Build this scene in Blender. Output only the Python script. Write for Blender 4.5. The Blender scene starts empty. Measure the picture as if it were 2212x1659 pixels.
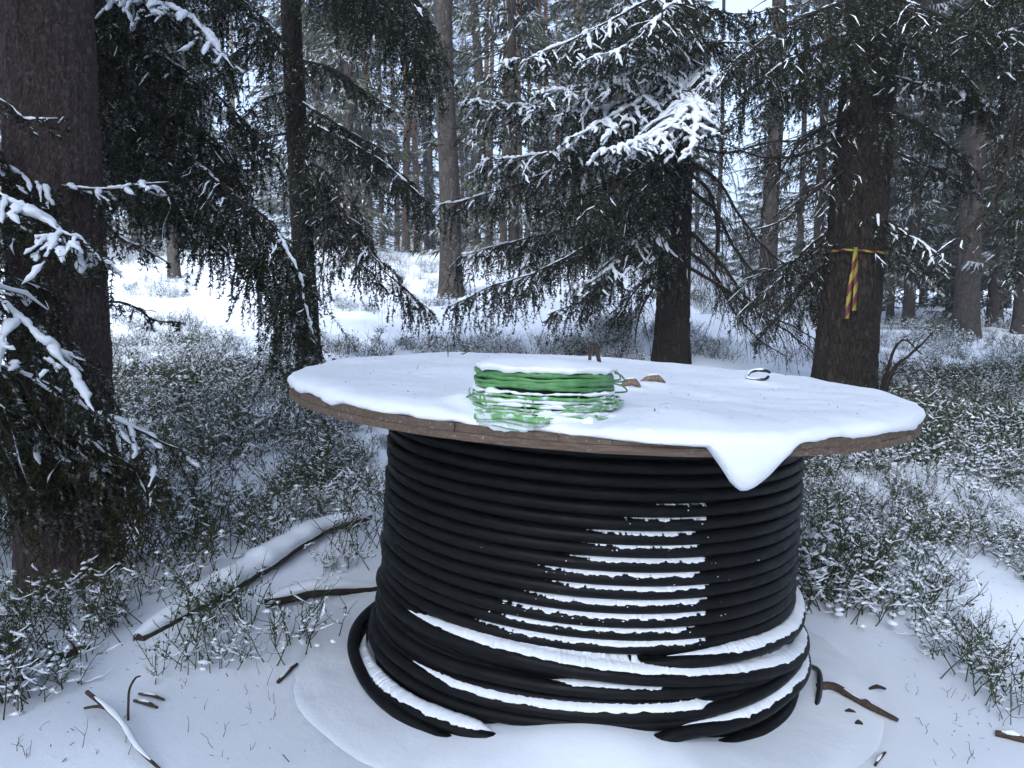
import bpy, math, numpy as np
from mathutils import Matrix, Vector

# ------------------------------------------------------------------ camera, sky, sun, exposure
SC = bpy.context.scene
COL = SC.collection
HAZE = .0024
CZ = 1.41                                   # eye height
PITCH = math.radians(5.66)
FPX, CU, CV = 1789.0, 1106.0, 829.5         # focal length and centre, in pixels of a 2212 px wide photograph

cam_d = bpy.data.cameras.new('camera'); cam = bpy.data.objects.new('camera', cam_d); COL.objects.link(cam)
cam.location = (0, 0, CZ); cam.rotation_euler = (math.pi/2 - PITCH, 0, 0)
cam_d.sensor_width = 36.0; cam_d.lens = 36.0*FPX/2212.0; cam_d.clip_start = 0.05; cam_d.clip_end = 2000
SC.camera = cam

W = bpy.data.worlds.new('World'); SC.world = W; W.use_nodes = True
SUN_EL, SUN_ROT = math.radians(32), math.radians(200)
nt = W.node_tree; bg = nt.nodes['Background']
sky = nt.nodes.new('ShaderNodeTexSky'); sky.sky_type = 'NISHITA'; sky.sun_disc = False
sky.sun_elevation = SUN_EL; sky.sun_rotation = SUN_ROT; sky.dust_density = 6.0; sky.air_density = 1.0; sky.ozone_density = 1.0
hs = nt.nodes.new('ShaderNodeHueSaturation'); hs.inputs['Saturation'].default_value = 0.45
tint = nt.nodes.new('ShaderNodeMix'); tint.data_type = 'RGBA'; tint.blend_type = 'MULTIPLY'; tint.inputs[0].default_value = 1.0
tint.inputs[7].default_value = (.85, 1.01, 1.29, 1)          # the cold light of an overcast winter day
nt.links.new(sky.outputs[0], hs.inputs['Color']); nt.links.new(hs.outputs[0], tint.inputs[6]); nt.links.new(tint.outputs[2], bg.inputs[0])
bg.inputs[1].default_value = 0.15

sun_d = bpy.data.lights.new('sun', 'SUN'); sun = bpy.data.objects.new('sun', sun_d); COL.objects.link(sun)
sun_d.energy = 0.5; sun_d.angle = math.radians(40); sun_d.color = (1.0, 0.97, 0.93)
sun.rotation_euler = (math.pi/2 - SUN_EL, 0, math.pi - SUN_ROT)

SC.view_settings.view_transform = 'Standard'; SC.view_settings.look = 'None'
SC.view_settings.exposure = 1.42; SC.view_settings.gamma = 1.0; SC.view_settings.use_curve_mapping = False
SC.render.engine = 'CYCLES'
SC.cycles.use_denoising = True; SC.cycles.max_bounces = 5; SC.cycles.diffuse_bounces = 3; SC.cycles.glossy_bounces = 2
SC.cycles.use_adaptive_sampling = True; SC.cycles.adaptive_threshold = .02
SC.cycles.transparent_max_bounces = 4

# ------------------------------------------------------------------ numeric helpers
UP = np.array([0, 0, 1.0])
_cp, _sp = math.cos(PITCH), math.sin(PITCH)
def ray(u, v):
    a, b = (u-CU)/FPX, (v-CV)/FPX
    return np.array([a, _cp - b*_sp, -_sp - b*_cp])
def P(u, v, d):
    r = ray(u, v); return np.array([0, 0, CZ]) + r*(d/r[1])
def pix(p):
    p = np.atleast_2d(np.asarray(p, float)) - [0, 0, CZ]
    z = p[:, 1]*_cp - p[:, 2]*_sp; y = -p[:, 1]*_sp - p[:, 2]*_cp
    return np.stack([CU + FPX*p[:, 0]/z, CV + FPX*y/z, z], 1)

def _hash(ix, iy, iz, seed):
    n = (ix*374761393 + iy*668265263 + iz*2147483647 + seed*1274126177).astype(np.int64) & 0xffffffff
    n = ((n ^ (n >> 13))*1274126177) & 0xffffffff
    n = ((n ^ (n >> 15))*2246822519) & 0xffffffff
    return ((n ^ (n >> 16)) & 0xffffff)/float(0xffffff)
def noise(x, y, z=0.0, seed=0):
    x, y, z = np.broadcast_arrays(np.asarray(x, float), np.asarray(y, float), np.asarray(z, float))
    i, j, k = np.floor(x), np.floor(y), np.floor(z)
    fx, fy, fz = x-i, y-j, z-k
    fx = fx*fx*(3-2*fx); fy = fy*fy*(3-2*fy); fz = fz*fz*(3-2*fz)
    i = i.astype(np.int64); j = j.astype(np.int64); k = k.astype(np.int64)
    r = 0
    for a in (0, 1):
        for b in (0, 1):
            for c in (0, 1):
                r = r + _hash(i+a, j+b, k+c, seed)*(fx if a else 1-fx)*(fy if b else 1-fy)*(fz if c else 1-fz)
    return r*2-1
def fbm(x, y, z=0.0, seed=0, o=3):
    r, a = 0, 1.0
    for q in range(o):
        r = r + a*noise(np.asarray(x)*2**q, np.asarray(y)*2**q, np.asarray(z)*2**q, seed+q); a *= .5
    return r
def sstep(a, b, x):
    t = np.clip((np.asarray(x, float)-a)/(b-a), 0, 1); return t*t*(3-2*t)
def nrm(v):
    return v/np.maximum(np.linalg.norm(v, axis=-1, keepdims=True), 1e-9)
def spline(pts, ds=0.05):
    p = np.asarray(pts, float); n = len(p)
    q = np.vstack([2*p[0]-p[1], p, 2*p[-1]-p[-2]]); out = []
    for i in range(n-1):
        a, b, c, d = q[i:i+4]; m = max(2, int(np.linalg.norm(c-b)/ds)+1)
        t = np.linspace(0, 1, m, endpoint=False)[:, None]
        out.append(.5*((2*b)+(c-a)*t+(2*a-5*b+4*c-d)*t*t+(3*b-a-3*c+d)*t**3))
    out.append(p[-1:]); return np.vstack(out)

# ------------------------------------------------------------------ mesh helpers
class MB:
    """collects vertices and faces (tri / quad arrays) with a material slot each"""
    def __init__(s): s.v = []; s.f = []; s.n = 0
    def add(s, V, F, m=0):
        V = np.asarray(V, float).reshape(-1, 3); F = np.asarray(F, np.int64)
        s.v.append(V); s.f.append((F + s.n, m)); s.n += len(V)
    def __len__(s): return s.n
    def mesh(s, name, mats, smooth=True):
        me = bpy.data.meshes.new(name)
        V = np.vstack(s.v); me.vertices.add(len(V)); me.vertices.foreach_set('co', V.astype(np.float32).ravel())
        li = np.concatenate([F.ravel() for F, m in s.f]); tot = np.concatenate([np.full(len(F), F.shape[1]) for F, m in s.f])
        mi = np.concatenate([np.full(len(F), m) for F, m in s.f])
        st = np.concatenate([[0], np.cumsum(tot)[:-1]])
        me.loops.add(len(li)); me.loops.foreach_set('vertex_index', li.astype(np.int32))
        me.polygons.add(len(tot)); me.polygons.foreach_set('loop_start', st.astype(np.int32))
        me.polygons.foreach_set('material_index', mi.astype(np.int32))
        me.polygons.foreach_set('use_smooth', np.full(len(tot), bool(smooth)))
        for m in (mats if isinstance(mats, (list, tuple)) else [mats]): me.materials.append(m)
        me.update(calc_edges=True)
        return me
    def build(s, name, mats, parent=None, smooth=True):
        return link(name, s.mesh(name, mats, smooth), parent)
def link(name, data, parent=None):
    o = bpy.data.objects.new(name, data); COL.objects.link(o)
    if parent is not None: o.parent = parent
    return o
def tag(o, label=None, cat=None, group=None, kind=None):
    for k, v in (('label', label), ('category', cat), ('group', group), ('kind', kind)):
        if v: o[k] = v
    return o
def empty(name, loc=(0, 0, 0)):
    o = bpy.data.objects.new(name, None); o.empty_display_size = .1; COL.objects.link(o); o.location = loc; return o

def tubes(mb, Pl, R, k=6, mat=0, squash=1.0, closed=False, rib=None):
    """batch of tubes: Pl (m,p,3) polylines, R (m,p) radii"""
    Pl = np.asarray(Pl, float); R = np.asarray(R, float)
    if Pl.ndim == 2: Pl = Pl[None]; R = np.broadcast_to(R, Pl.shape[1:2])[None]
    m, p, _ = Pl.shape
    if m == 0: return
    if closed: T = np.roll(Pl, -1, 1)-np.roll(Pl, 1, 1)
    else: T = np.gradient(Pl, axis=1)
    T = nrm(T); S = np.cross(T, UP + np.array([1e-3, 2e-3, 0])); S = nrm(S); U = np.cross(S, T)
    a = np.linspace(0, 2*np.pi, k, endpoint=False)
    ca, sa = np.cos(a), np.sin(a)
    rr = np.ones(k) if rib is None else np.asarray(rib)
    V = Pl[:, :, None, :] + R[:, :, None, None]*rr[None, None, :, None]*(S[:, :, None, :]*ca[None, None, :, None] + U[:, :, None, :]*(squash*sa)[None, None, :, None])
    q = p if closed else p-1
    i = np.arange(q)[:, None]; j = np.arange(k)[None]
    i2 = (i+1) % p; j2 = (j+1) % k
    F = np.stack([i*k+j, i*k+j2, i2*k+j2, i2*k+j], -1).reshape(-1, 4)
    F = (F[None] + (np.arange(m)*p*k)[:, None, None]).reshape(-1, 4)
    mb.add(V.reshape(-1, 3), F, mat)
    if not closed and k >= 5:
        # end caps as fans
        c0 = Pl[:, 0]; c1 = Pl[:, -1]
        for e, c in ((0, c0), (p-1, c1)):
            base = np.arange(m)*(k+1)
            ring = V[:, e]; VV = np.concatenate([ring, c[:, None]], 1).reshape(-1, 3)
            jj = np.arange(k)
            tri = np.stack([jj, (jj+1) % k, np.full(k, k)], -1)
            if e == 0: tri = tri[:, ::-1]
            mb.add(VV, (tri[None]+base[:, None, None]).reshape(-1, 3), mat)
def blobs(mb, C, R, mat=0, seed=0, sq=.65):
    """lumpy little octahedral balls"""
    rng = np.random.default_rng(seed); C = np.asarray(C, float); n = len(C)
    if n == 0: return
    d = np.array([[1, 0, 0], [.31, .95, 0], [-.81, .59, 0], [-.81, -.59, 0], [.31, -.95, 0], [0, 0, 1], [0, 0, -.7]], float)
    V = d[None]*np.asarray(R, float).reshape(n, 1, 1)*rng.uniform(.65, 1.35, (n, 7, 1))*np.array([1, 1, sq])
    th = rng.uniform(0, 6.28, n); c, s = np.cos(th), np.sin(th)
    st = rng.uniform(.7, 1.6, (n, 1))
    x = V[..., 0]*st; y = V[..., 1]
    V = np.stack([x*c[:, None]-y*s[:, None], x*s[:, None]+y*c[:, None], V[..., 2]], -1) + C[:, None]
    F = np.array([[i, (i+1) % 5, 5] for i in range(5)]+[[(i+1) % 5, i, 6] for i in range(5)])
    mb.add(V.reshape(-1, 3), (F[None]+(np.arange(n)*7)[:, None, None]).reshape(-1, 3), mat)

def pads(mb, C, R, mat=0, seed=0):
    """rounded lumpy pads of snow"""
    rng = np.random.default_rng(seed); n = len(C)
    if n == 0: return
    k = 8; a = np.linspace(0, 2*np.pi, k, endpoint=False)
    for c, r in zip(C, R):
        f = 1+.35*np.sin(a*2+rng.uniform(0, 6))*rng.uniform(.3, 1)+rng.uniform(-.18, .18, k); st = rng.uniform(.7, 1.5); t = rng.uniform(0, 3.1)
        V = [[0, 0, .55*r]]
        for rr, z in ((.55, .46), (.9, .2), (1.0, -.05), (.75, -.28)):
            x = rr*r*f*np.cos(a)*st; y = rr*r*f*np.sin(a); V += np.stack([x*math.cos(t)-y*math.sin(t), x*math.sin(t)+y*math.cos(t), np.full(k, z*r)+rng.uniform(-.05, .05, k)*r], -1).tolist()
        V = np.array(V)+c; j = np.arange(k); i = (np.arange(3)*k)[:, None]
        mb.add(V, np.stack([np.zeros(k, int), 1+j, 1+(j+1) % k], -1), mat)
        mb.add(V, np.stack([1+i+j, 1+i+k+j, 1+i+k+(j+1) % k, 1+i+(j+1) % k], -1).reshape(-1, 4), mat)
# ------------------------------------------------------------------ materials
def mat(name, col, rough=.8, spec=.3):
    m = bpy.data.materials.new(name); m.use_nodes = True
    b = m.node_tree.nodes['Principled BSDF']; b.inputs['Base Color'].default_value = (*col, 1)
    b.inputs['Roughness'].default_value = rough; b.inputs['Specular IOR Level'].default_value = spec
    return m
def N(m, t): return m.node_tree.nodes.new(t)
def L(m, a, b): m.node_tree.links.new(a, b)
def B(m): return m.node_tree.nodes['Principled BSDF']
def coords(m, scale=(1, 1, 1), kind='Object'):
    tc = N(m, 'ShaderNodeTexCoord'); mp = N(m, 'ShaderNodeMapping'); mp.inputs['Scale'].default_value = scale
    L(m, tc.outputs[kind], mp.inputs[0]); return mp.outputs[0]
def noi(m, vec, scale, detail=3, rough=.6):
    n = N(m, 'ShaderNodeTexNoise'); n.inputs['Scale'].default_value = scale; n.inputs['Detail'].default_value = detail
    n.inputs['Roughness'].default_value = rough
    if vec is not None: L(m, vec, n.inputs['Vector'])
    return n.outputs['Fac']
def ramp(m, fac, stops):
    r = N(m, 'ShaderNodeValToRGB'); e = r.color_ramp.elements
    while len(e) < len(stops): e.new(.5)
    for x, (p, c) in zip(e, stops): x.position = p; x.color = (*c, 1) if len(c) == 3 else c
    L(m, fac, r.inputs[0]); return r.outputs[0]
def mixc(m, fac, a, b, mode='MIX'):
    x = N(m, 'ShaderNodeMix'); x.data_type = 'RGBA'; x.blend_type = mode
    for s, v in ((x.inputs[0], fac), (x.inputs[6], a), (x.inputs[7], b)):
        if hasattr(v, 'is_linked') or hasattr(v, 'links'): L(m, v, s)
        elif isinstance(v, (int, float)): s.default_value = v
        else: s.default_value = (*v, 1)
    return x.outputs[2]
def bump(m, h, strength=.5, dist=.01):
    b = N(m, 'ShaderNodeBump'); b.inputs['Strength'].default_value = strength; b.inputs['Distance'].default_value = dist
    L(m, h, b.inputs['Height']); L(m, b.outputs[0], B(m).inputs['Normal'])
def math_(m, op, a, b=None, c=None):
    x = N(m, 'ShaderNodeMath'); x.operation = op
    for s, v in zip(x.inputs, (a, b, c)):
        if v is None: continue
        if isinstance(v, (int, float)): s.default_value = v
        else: L(m, v, s)
    return x.outputs[0]
def upfac(m, lo, hi):
    g = N(m, 'ShaderNodeNewGeometry'); s = N(m, 'ShaderNodeSeparateXYZ'); L(m, g.outputs['Normal'], s.inputs[0])
    r = N(m, 'ShaderNodeMapRange'); r.inputs['From Min'].default_value = lo; r.inputs['From Max'].default_value = hi
    L(m, s.outputs[2], r.inputs[0]); return r.outputs[0]

SNOWC = (.80, .83, .88)
M = {}
m = M['snow'] = mat('snow', SNOWC, .65, .25)
v = coords(m); n1 = noi(m, v, 55, 4, .7); n2 = noi(m, v, 320, 2)
L(m, ramp(m, noi(m, v, 3.0, 3), [(.3, (.68, .71, .76)), (.7, (.75, .78, .81))]), B(m).inputs['Base Color'])
bump(m, math_(m, 'ADD', math_(m, 'MULTIPLY', n1, .6), math_(m, 'MULTIPLY', n2, .4)), .4, .010)
m = M['ground'] = mat('ground_snow', SNOWC, .7, .2)
v = coords(m); n1 = noi(m, v, 22, 5, .65); n2 = noi(m, v, 150, 2)
lit = ramp(m, noi(m, v, 60, 4, .75), [(.66, (0, 0, 0)), (.74, (1, 1, 1))])
col = ramp(m, noi(m, v, 1.3, 3), [(.3, (.66, .69, .74)), (.7, (.74, .77, .80))])
L(m, mixc(m, math_(m, 'MULTIPLY', lit, .35), col, (.35, .33, .30)), B(m).inputs['Base Color'])
bump(m, math_(m, 'ADD', math_(m, 'MULTIPLY', n1, .8), math_(m, 'MULTIPLY', n2, .2)), .16, .02)

def bark(name, dark, mid, light, sx, sz, bstr=.9, snow=0.0, orange=None):
    m = M[name] = mat(name, mid, .9, .15)
    v = coords(m, (1, 1, sz)); vo = N(m, 'ShaderNodeTexVoronoi'); vo.feature = 'DISTANCE_TO_EDGE'; vo.inputs['Scale'].default_value = sx
    wv = N(m, 'ShaderNodeMix'); wv.data_type = 'VECTOR'; wv.inputs[0].default_value = .05
    nz = N(m, 'ShaderNodeTexNoise'); nz.inputs['Scale'].default_value = sx*.8; nz.inputs['Detail'].default_value = 3; L(m, v, nz.inputs['Vector'])
    L(m, v, wv.inputs[4]); L(m, nz.outputs['Color'], wv.inputs[5]); L(m, wv.outputs[1], vo.inputs['Vector'])
    n = noi(m, v, sx*2.2, 5, .75); pl = N(m, 'ShaderNodeTexVoronoi'); pl.inputs['Scale'].default_value = sx; L(m, wv.outputs[1], pl.inputs['Vector'])
    e = N(m, 'ShaderNodeMapRange'); e.inputs['From Max'].default_value = .16; L(m, vo.outputs['Distance'], e.inputs[0])
    c = ramp(m, n, [(.25, dark), (.5, mid), (.78, light)])
    sp = N(m, 'ShaderNodeSeparateColor'); L(m, pl.outputs['Color'], sp.inputs[0])
    c = mixc(m, math_(m, 'MULTIPLY', math_(m, 'POWER', sp.outputs[0], 3.0), .6), c, light)
    if orange:
        tc = N(m, 'ShaderNodeTexCoord'); s = N(m, 'ShaderNodeSeparateXYZ'); L(m, tc.outputs['Object'], s.inputs[0])
        r = N(m, 'ShaderNodeMapRange'); r.inputs['From Min'].default_value = orange[0]; r.inputs['From Max'].default_value = orange[1]; L(m, s.outputs[2], r.inputs[0])
        c = mixc(m, r.outputs[0], c, mixc(m, n, orange[2], orange[3]))
    c = mixc(m, math_(m, 'MULTIPLY_ADD', e.outputs[0], .5, .5), dark, c)
    if snow:
        f = ramp(m, noi(m, coords(m), 28, 3, .7), [(.60, (0, 0, 0)), (.68, (1, 1, 1))])
        c = mixc(m, math_(m, 'MULTIPLY', f, snow), c, (.7, .73, .78))
    L(m, c, B(m).inputs['Base Color'])
    bump(m, math_(m, 'ADD', math_(m, 'MULTIPLY', e.outputs[0], .7), math_(m, 'MULTIPLY', n, .6)), bstr, .02)
    return m
bark('bark_pine', (.026, .018, .017), (.060, .043, .041), (.110, .083, .075), 48, .4, .8, .08)
bark('bark_spruce', (.005, .0038, .003), (.020, .0155, .0115), (.052, .041, .031), 26, .38, 1.0)
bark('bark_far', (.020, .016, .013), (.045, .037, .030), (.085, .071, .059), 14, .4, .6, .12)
bark('bark_red', (.045, .030, .023), (.08, .056, .044), (.13, .092, .072), 12, .4, .6, .1, (3.0, 6.5, (.15, .072, .042), (.24, .13, .08)))
m = M['twig'] = mat('twig_wood', (.028, .022, .018), .9, .1)
m = M['stick'] = mat('stick_bark', (.04, .028, .022), .85, .2)
v = coords(m); L(m, ramp(m, noi(m, v, 60, 3), [(.3, (.020, .014, .011)), (.7, (.075, .050, .038))]), B(m).inputs['Base Color'])

def needles(name, a, b, c, snow, sc=9.0, lo=.35):
    m = M[name] = mat(name, b, .75, .2)
    v = coords(m); n = noi(m, v, sc, 3, .7)
    col = ramp(m, n, [(.3, a), (.5, b), (.72, c)])
    f = math_(m, 'MULTIPLY', upfac(m, lo, lo+.2), ramp(m, noi(m, v, sc*.8, 4, .75), [(.5-.02, (0, 0, 0)), (.56, (1, 1, 1))]))
    L(m, mixc(m, math_(m, 'MULTIPLY', f, snow), col, (.72, .76, .82)), B(m).inputs['Base Color'])
    return m
needles('needles', (.005, .0085, .0026), (.012, .018, .0055), (.028, .032, .0095), .32, 7)
needles('needles_dry', (.011, .0135, .004), (.025, .027, .0075), (.056, .048, .013), .2, 7)
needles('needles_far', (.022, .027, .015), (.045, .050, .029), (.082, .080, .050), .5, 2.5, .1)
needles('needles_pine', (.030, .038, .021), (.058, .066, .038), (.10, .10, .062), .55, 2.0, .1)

m = M['cable'] = mat('black_cable_sheath', (.003, .0035, .004), .5, .14)
v = coords(m); L(m, ramp(m, noi(m, v, 12, 4, .7), [(.35, (.0022, .0025, .0028)), (.66, (.0050, .0054, .0060)), (.80, (.014, .015, .017))]), B(m).inputs['Base Color'])
L(m, ramp(m, noi(m, v, 30, 4), [(.3, (.40,)*3), (.7, (.62,)*3)]), B(m).inputs['Roughness'])
m = M['plank'] = mat('weathered_plank', (.14, .11, .09), .85, .2)
v = coords(m, (3, 60, 60)); g = noi(m, v, 2.2, 5, .7); oi = N(m, 'ShaderNodeObjectInfo')
c = ramp(m, g, [(.25, (.050, .036, .026)), (.5, (.115, .082, .060)), (.75, (.20, .155, .12))])
c = mixc(m, math_(m, 'MULTIPLY', oi.outputs['Random'], .5), c, (.085, .062, .048))
fr = ramp(m, noi(m, coords(m), 70, 4, .8), [(.62, (0, 0, 0)), (.68, (1, 1, 1))])
L(m, mixc(m, math_(m, 'MULTIPLY', fr, .35), c, (.6, .63, .68)), B(m).inputs['Base Color']); bump(m, g, .6, .004)
m = M['green'] = mat('green_plastic', (.03, .11, .03), .45, .4)
v = coords(m); L(m, ramp(m, noi(m, v, 26, 3), [(.3, (.045, .15, .052)), (.7, (.105, .27, .09))]), B(m).inputs['Base Color'])
m = M['green_pale'] = mat('frosted_green_plastic', (.18, .34, .16), .55, .3)
v = coords(m); L(m, ramp(m, noi(m, v, 34, 3), [(.35, (.09, .28, .07)), (.52, (.18, .36, .16)), (.62, (.55, .64, .60))]), B(m).inputs['Base Color'])
M['green_dark'] = mat('dark_green_plastic', (.010, .04, .016), .6, .3)
M['black'] = mat('black_plastic', (.012, .012, .015), .4, .4)
m = M['rope'] = mat('brown_bark_bit', (.16, .105, .075), .85, .2)
v = coords(m); L(m, ramp(m, noi(m, v, 70, 4), [(.3, (.07, .045, .035)), (.7, (.26, .18, .13))]), B(m).inputs['Base Color'])
m = M['stem'] = mat('bilberry_stem', (.05, .062, .03), .8, .2)
oi = N(m, 'ShaderNodeObjectInfo')
L(m, ramp(m, oi.outputs['Random'], [(0, (.030, .046, .015)), (.5, (.044, .052, .020)), (1, (.056, .046, .026))]), B(m).inputs['Base Color'])
m = M['leaf'] = mat('bilberry_leaf', (.042, .066, .022), .6, .25)
M['stem_dry'] = mat('dry_stem', (.12, .095, .075), .9, .1)
m = M['tape'] = mat('striped_tape', (.6, .5, .03), .5, .3)
uv = N(m, 'ShaderNodeUVMap'); s = N(m, 'ShaderNodeSeparateXYZ'); L(m, uv.outputs[0], s.inputs[0])
fr_ = math_(m, 'FRACT', math_(m, 'ADD', s.outputs[0], math_(m, 'MULTIPLY', s.outputs[1], .35)))
L(m, mixc(m, math_(m, 'GREATER_THAN', fr_, .5), (.20, .18, .022), (.085, .010, .012)), B(m).inputs['Base Color'])
M['tape_pale'] = mat('faded_tape', (.5, .47, .30), .5, .3)
m = M['stone'] = mat('stone', (.045, .042, .042), .85, .3)
v = coords(m); L(m, mixc(m, upfac(m, .55, .8), ramp(m, noi(m, v, 20, 4), [(.3, (.025, .024, .024)), (.7, (.08, .075, .07))]), (.75, .78, .83)), B(m).inputs['Base Color'])

# ------------------------------------------------------------------ ground
DX, DY, TX, TY = .258, 3.092, .0468, .0121        # drum foot and its lean
def ground(x, y):
    x = np.asarray(x, float); y = np.asarray(y, float)
    az = x/np.maximum(y, 1.0)
    wr = sstep(.12, .42, az)
    yl = [0, 3.5, 8, 10, 15, 22, 40, 80, 400]; zl = [0, 0, .47, .78, 1.55, 2.75, 3.3, 3.8, 4.5]
    zr = [0, 0, .30, .48, .84, 1.05, 1.5, 2.6, 4.0]
    z = (1-wr)*np.interp(y, yl, zl) + wr*np.interp(y, yl, zr)
    r = np.hypot(x-DX, y-DY); w = 1-sstep(1.3, 3.0, r)
    z = z + w*(-TX*(x-DX)+TY*(y-DY)) + w*(.102*sstep(.93, 1.03, r) - .03)
    am = .22 + .78*sstep(1.15, 2.4, r)
    z = z + am*(.055*noise(x*.9, y*.9, 0, 3) + .028*noise(x*2.6, y*2.6, 0, 5) + .010*noise(x*7, y*7, 0, 6))
    far = sstep(7, 14, y)
    z = z + far*(.16*noise(x*.45, y*.45, 0, 8) + .06*noise(x*1.5, y*1.5, 0, 9))
    z = z + .05*np.exp(-((x+1.45)**2+(y-2.3)**2)/.10)
    return z
def gz(x, y): return float(ground(np.array([x]), np.array([y]))[0])
def G(u, v):
    r = ray(u, v); t = np.concatenate([np.arange(.6, 12, .01), np.arange(12, 80, .05)])
    p = np.array([0, 0, CZ])+t[:, None]*r; h = p[:, 2]-ground(p[:, 0], p[:, 1])
    i = int(np.argmax(h < 0)) if (h < 0).any() else len(t)-1
    return p[i]
def at(u, d):
    x = (u-CU)/FPX*d*1.0; return np.array([x, d, gz(x, d)])

def make_ground():
    s = np.linspace(-1, 1, 380); xs = 1.2*np.sinh(s*6.05)*1.0
    t = np.linspace(0, 1, 470); ys = -6.0 + 1.0*(t*9.0) + 2.2*np.sinh(t**1.6*5.9)
    X, Y = np.meshgrid(xs, ys); Z = ground(X, Y)
    V = np.stack([X, Y, Z], -1).reshape(-1, 3); ny, nx = X.shape
    i = np.arange(ny-1)[:, None]*nx; j = np.arange(nx-1)[None]
    F = np.stack([i+j, i+j+1, i+nx+j+1, i+nx+j], -1).reshape(-1, 4)
    mb = MB(); mb.add(V, F); o = mb.build('ground', M['ground'])
    tag(o, 'uneven forest floor covered by fresh snow', 'ground', kind='structure')
make_ground()

# ------------------------------------------------------------------ cable drum
drum = empty('cable_drum', (DX, DY, 0.0)); DZ = .03
RM = Matrix.Rotation(TX, 3, 'Y') @ Matrix.Rotation(TY, 3, 'X')
drum.location = (DX, DY, CZ-1.352-DZ); drum.rotation_mode = 'XYZ'; drum.rotation_euler = RM.to_euler()
tag(drum, 'large round wooden cable drum standing on end in the snow', 'cable drum')
RMn = np.array(RM); ORG = np.array(drum.location)
def loc(p): return (np.asarray(p)-ORG) @ RMn          # world -> drum frame
def wld(p): return np.asarray(p) @ RMn.T + ORG
R_F, Z_B, Z_T = 1.10, 0.03, 1.027                     # flange radius, top of the lower flange, underside of the upper
R_C, RC = .735, .0205                                 # winding radius (cable centre), cable radius

def plank_mesh(x0, x1, ya, yb, z0, z1, R, seed):
    """one board of a round flange: straight sides in x, ends following the circle"""
    rng = np.random.default_rng(seed); n = 7
    xs = np.linspace(x0+.0006, x1-.0006, n); jit = rng.normal(0, .0025, n)
    xe = np.clip(xs, -R+.004, R-.004)
    e = np.sqrt(R*R-xe*xe)
    top = np.concatenate([np.stack([xs, e+jit+rng.normal(0, .003)], 1), np.stack([xs[::-1], -e[::-1]+rng.normal(0, .003)], 1)])
    k = len(top); V = np.concatenate([np.c_[top, np.full(k, z1)], np.c_[top, np.full(k, z0)]])
    mb = MB()
    i = np.arange(k); mb.add(V, np.stack([i, i+k, (i+1) % k+k, (i+1) % k], -1))
    # caps: strips between the two long sides
    q = np.arange(n-1); a = q; b = q+1; c = k-2-q; d = k-1-q
    mb.add(V, np.stack([a, b, c, d], -1)); mb.add(V, np.stack([d, c, b, a], -1)+k)
    return mb
def flange(z0, z1, seed, alongx):
    nb = 17; w = 2*R_F/nb
    for i in range(nb):
        x0 = -R_F+i*w; mb = plank_mesh(x0, x0+w, 0, 0, z0, z1, R_F, seed*100+i)
        if alongx:
            mb.v = [np.stack([v_[:, 1], -v_[:, 0], v_[:, 2]], -1) for v_ in mb.v]
        mb.build('plank', M['plank'], drum, smooth=False)
flange(Z_T, Z_T+.0205, 1, True); flange(Z_T+.0215, Z_T+.042, 2, False)
flange(Z_B-.024, Z_B, 3, False); flange(Z_B-.049, Z_B-.025, 4, True)
a = np.linspace(0, 2*np.pi, 48, endpoint=False); mb = MB()
ring = np.stack([.60*np.cos(a), .60*np.sin(a)], 1)
Vc = np.concatenate([np.c_[ring, np.full(48, Z_B)], np.c_[ring, np.full(48, Z_T)]]); i = np.arange(48)
mb.add(Vc, np.stack([i, (i+1) % 48, (i+1) % 48+48, i+48], -1)); mb.build('barrel', M['plank'], drum)

# the cable wound on it
cable = empty('wound_cable'); cable.location = drum.location; cable.rotation_euler = drum.rotation_euler
tag(cable, 'thick black cable wound around the drum in many turns', 'cable')
rib = np.ones(12); rib[1] = 1.07
NT, PT = 24, .0411
rngc = np.random.default_rng(11)
def turn_rz(k, th):
    """radius and height of regular turn k at azimuth th (0 = +x, -pi/2 = towards the viewer)"""
    s = k + (th+np.pi/2)/(2*np.pi)
    z = Z_T - .024 - PT*s
    bul = .016*np.sin(np.clip(s/NT, 0, 1)*np.pi*.55) + .012*sstep(14, 22, s)
    r = R_C + bul + .004*noise(th*1.5+k*7.1, k*3.3, 0, 2) + .003*noise(th*.7, k*9.7, 0, 4)
    z = z + .0022*noise(th*1.2+k*3.1, k*5.1, 0, 7)
    return r, z
th = np.linspace(-np.pi*1.5, np.pi*.5, 121)
for k in range(NT):
    r, z = turn_rz(k, th)
    if k == NT-1: z = np.maximum(z, Z_B+RC)
    mb = MB(); tubes(mb, np.stack([r*np.cos(th), r*np.sin(th), z], -1), np.full(len(th), RC), 12, rib=rib)
    mb.build('cable_turn', M['cable'], cable)

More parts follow.
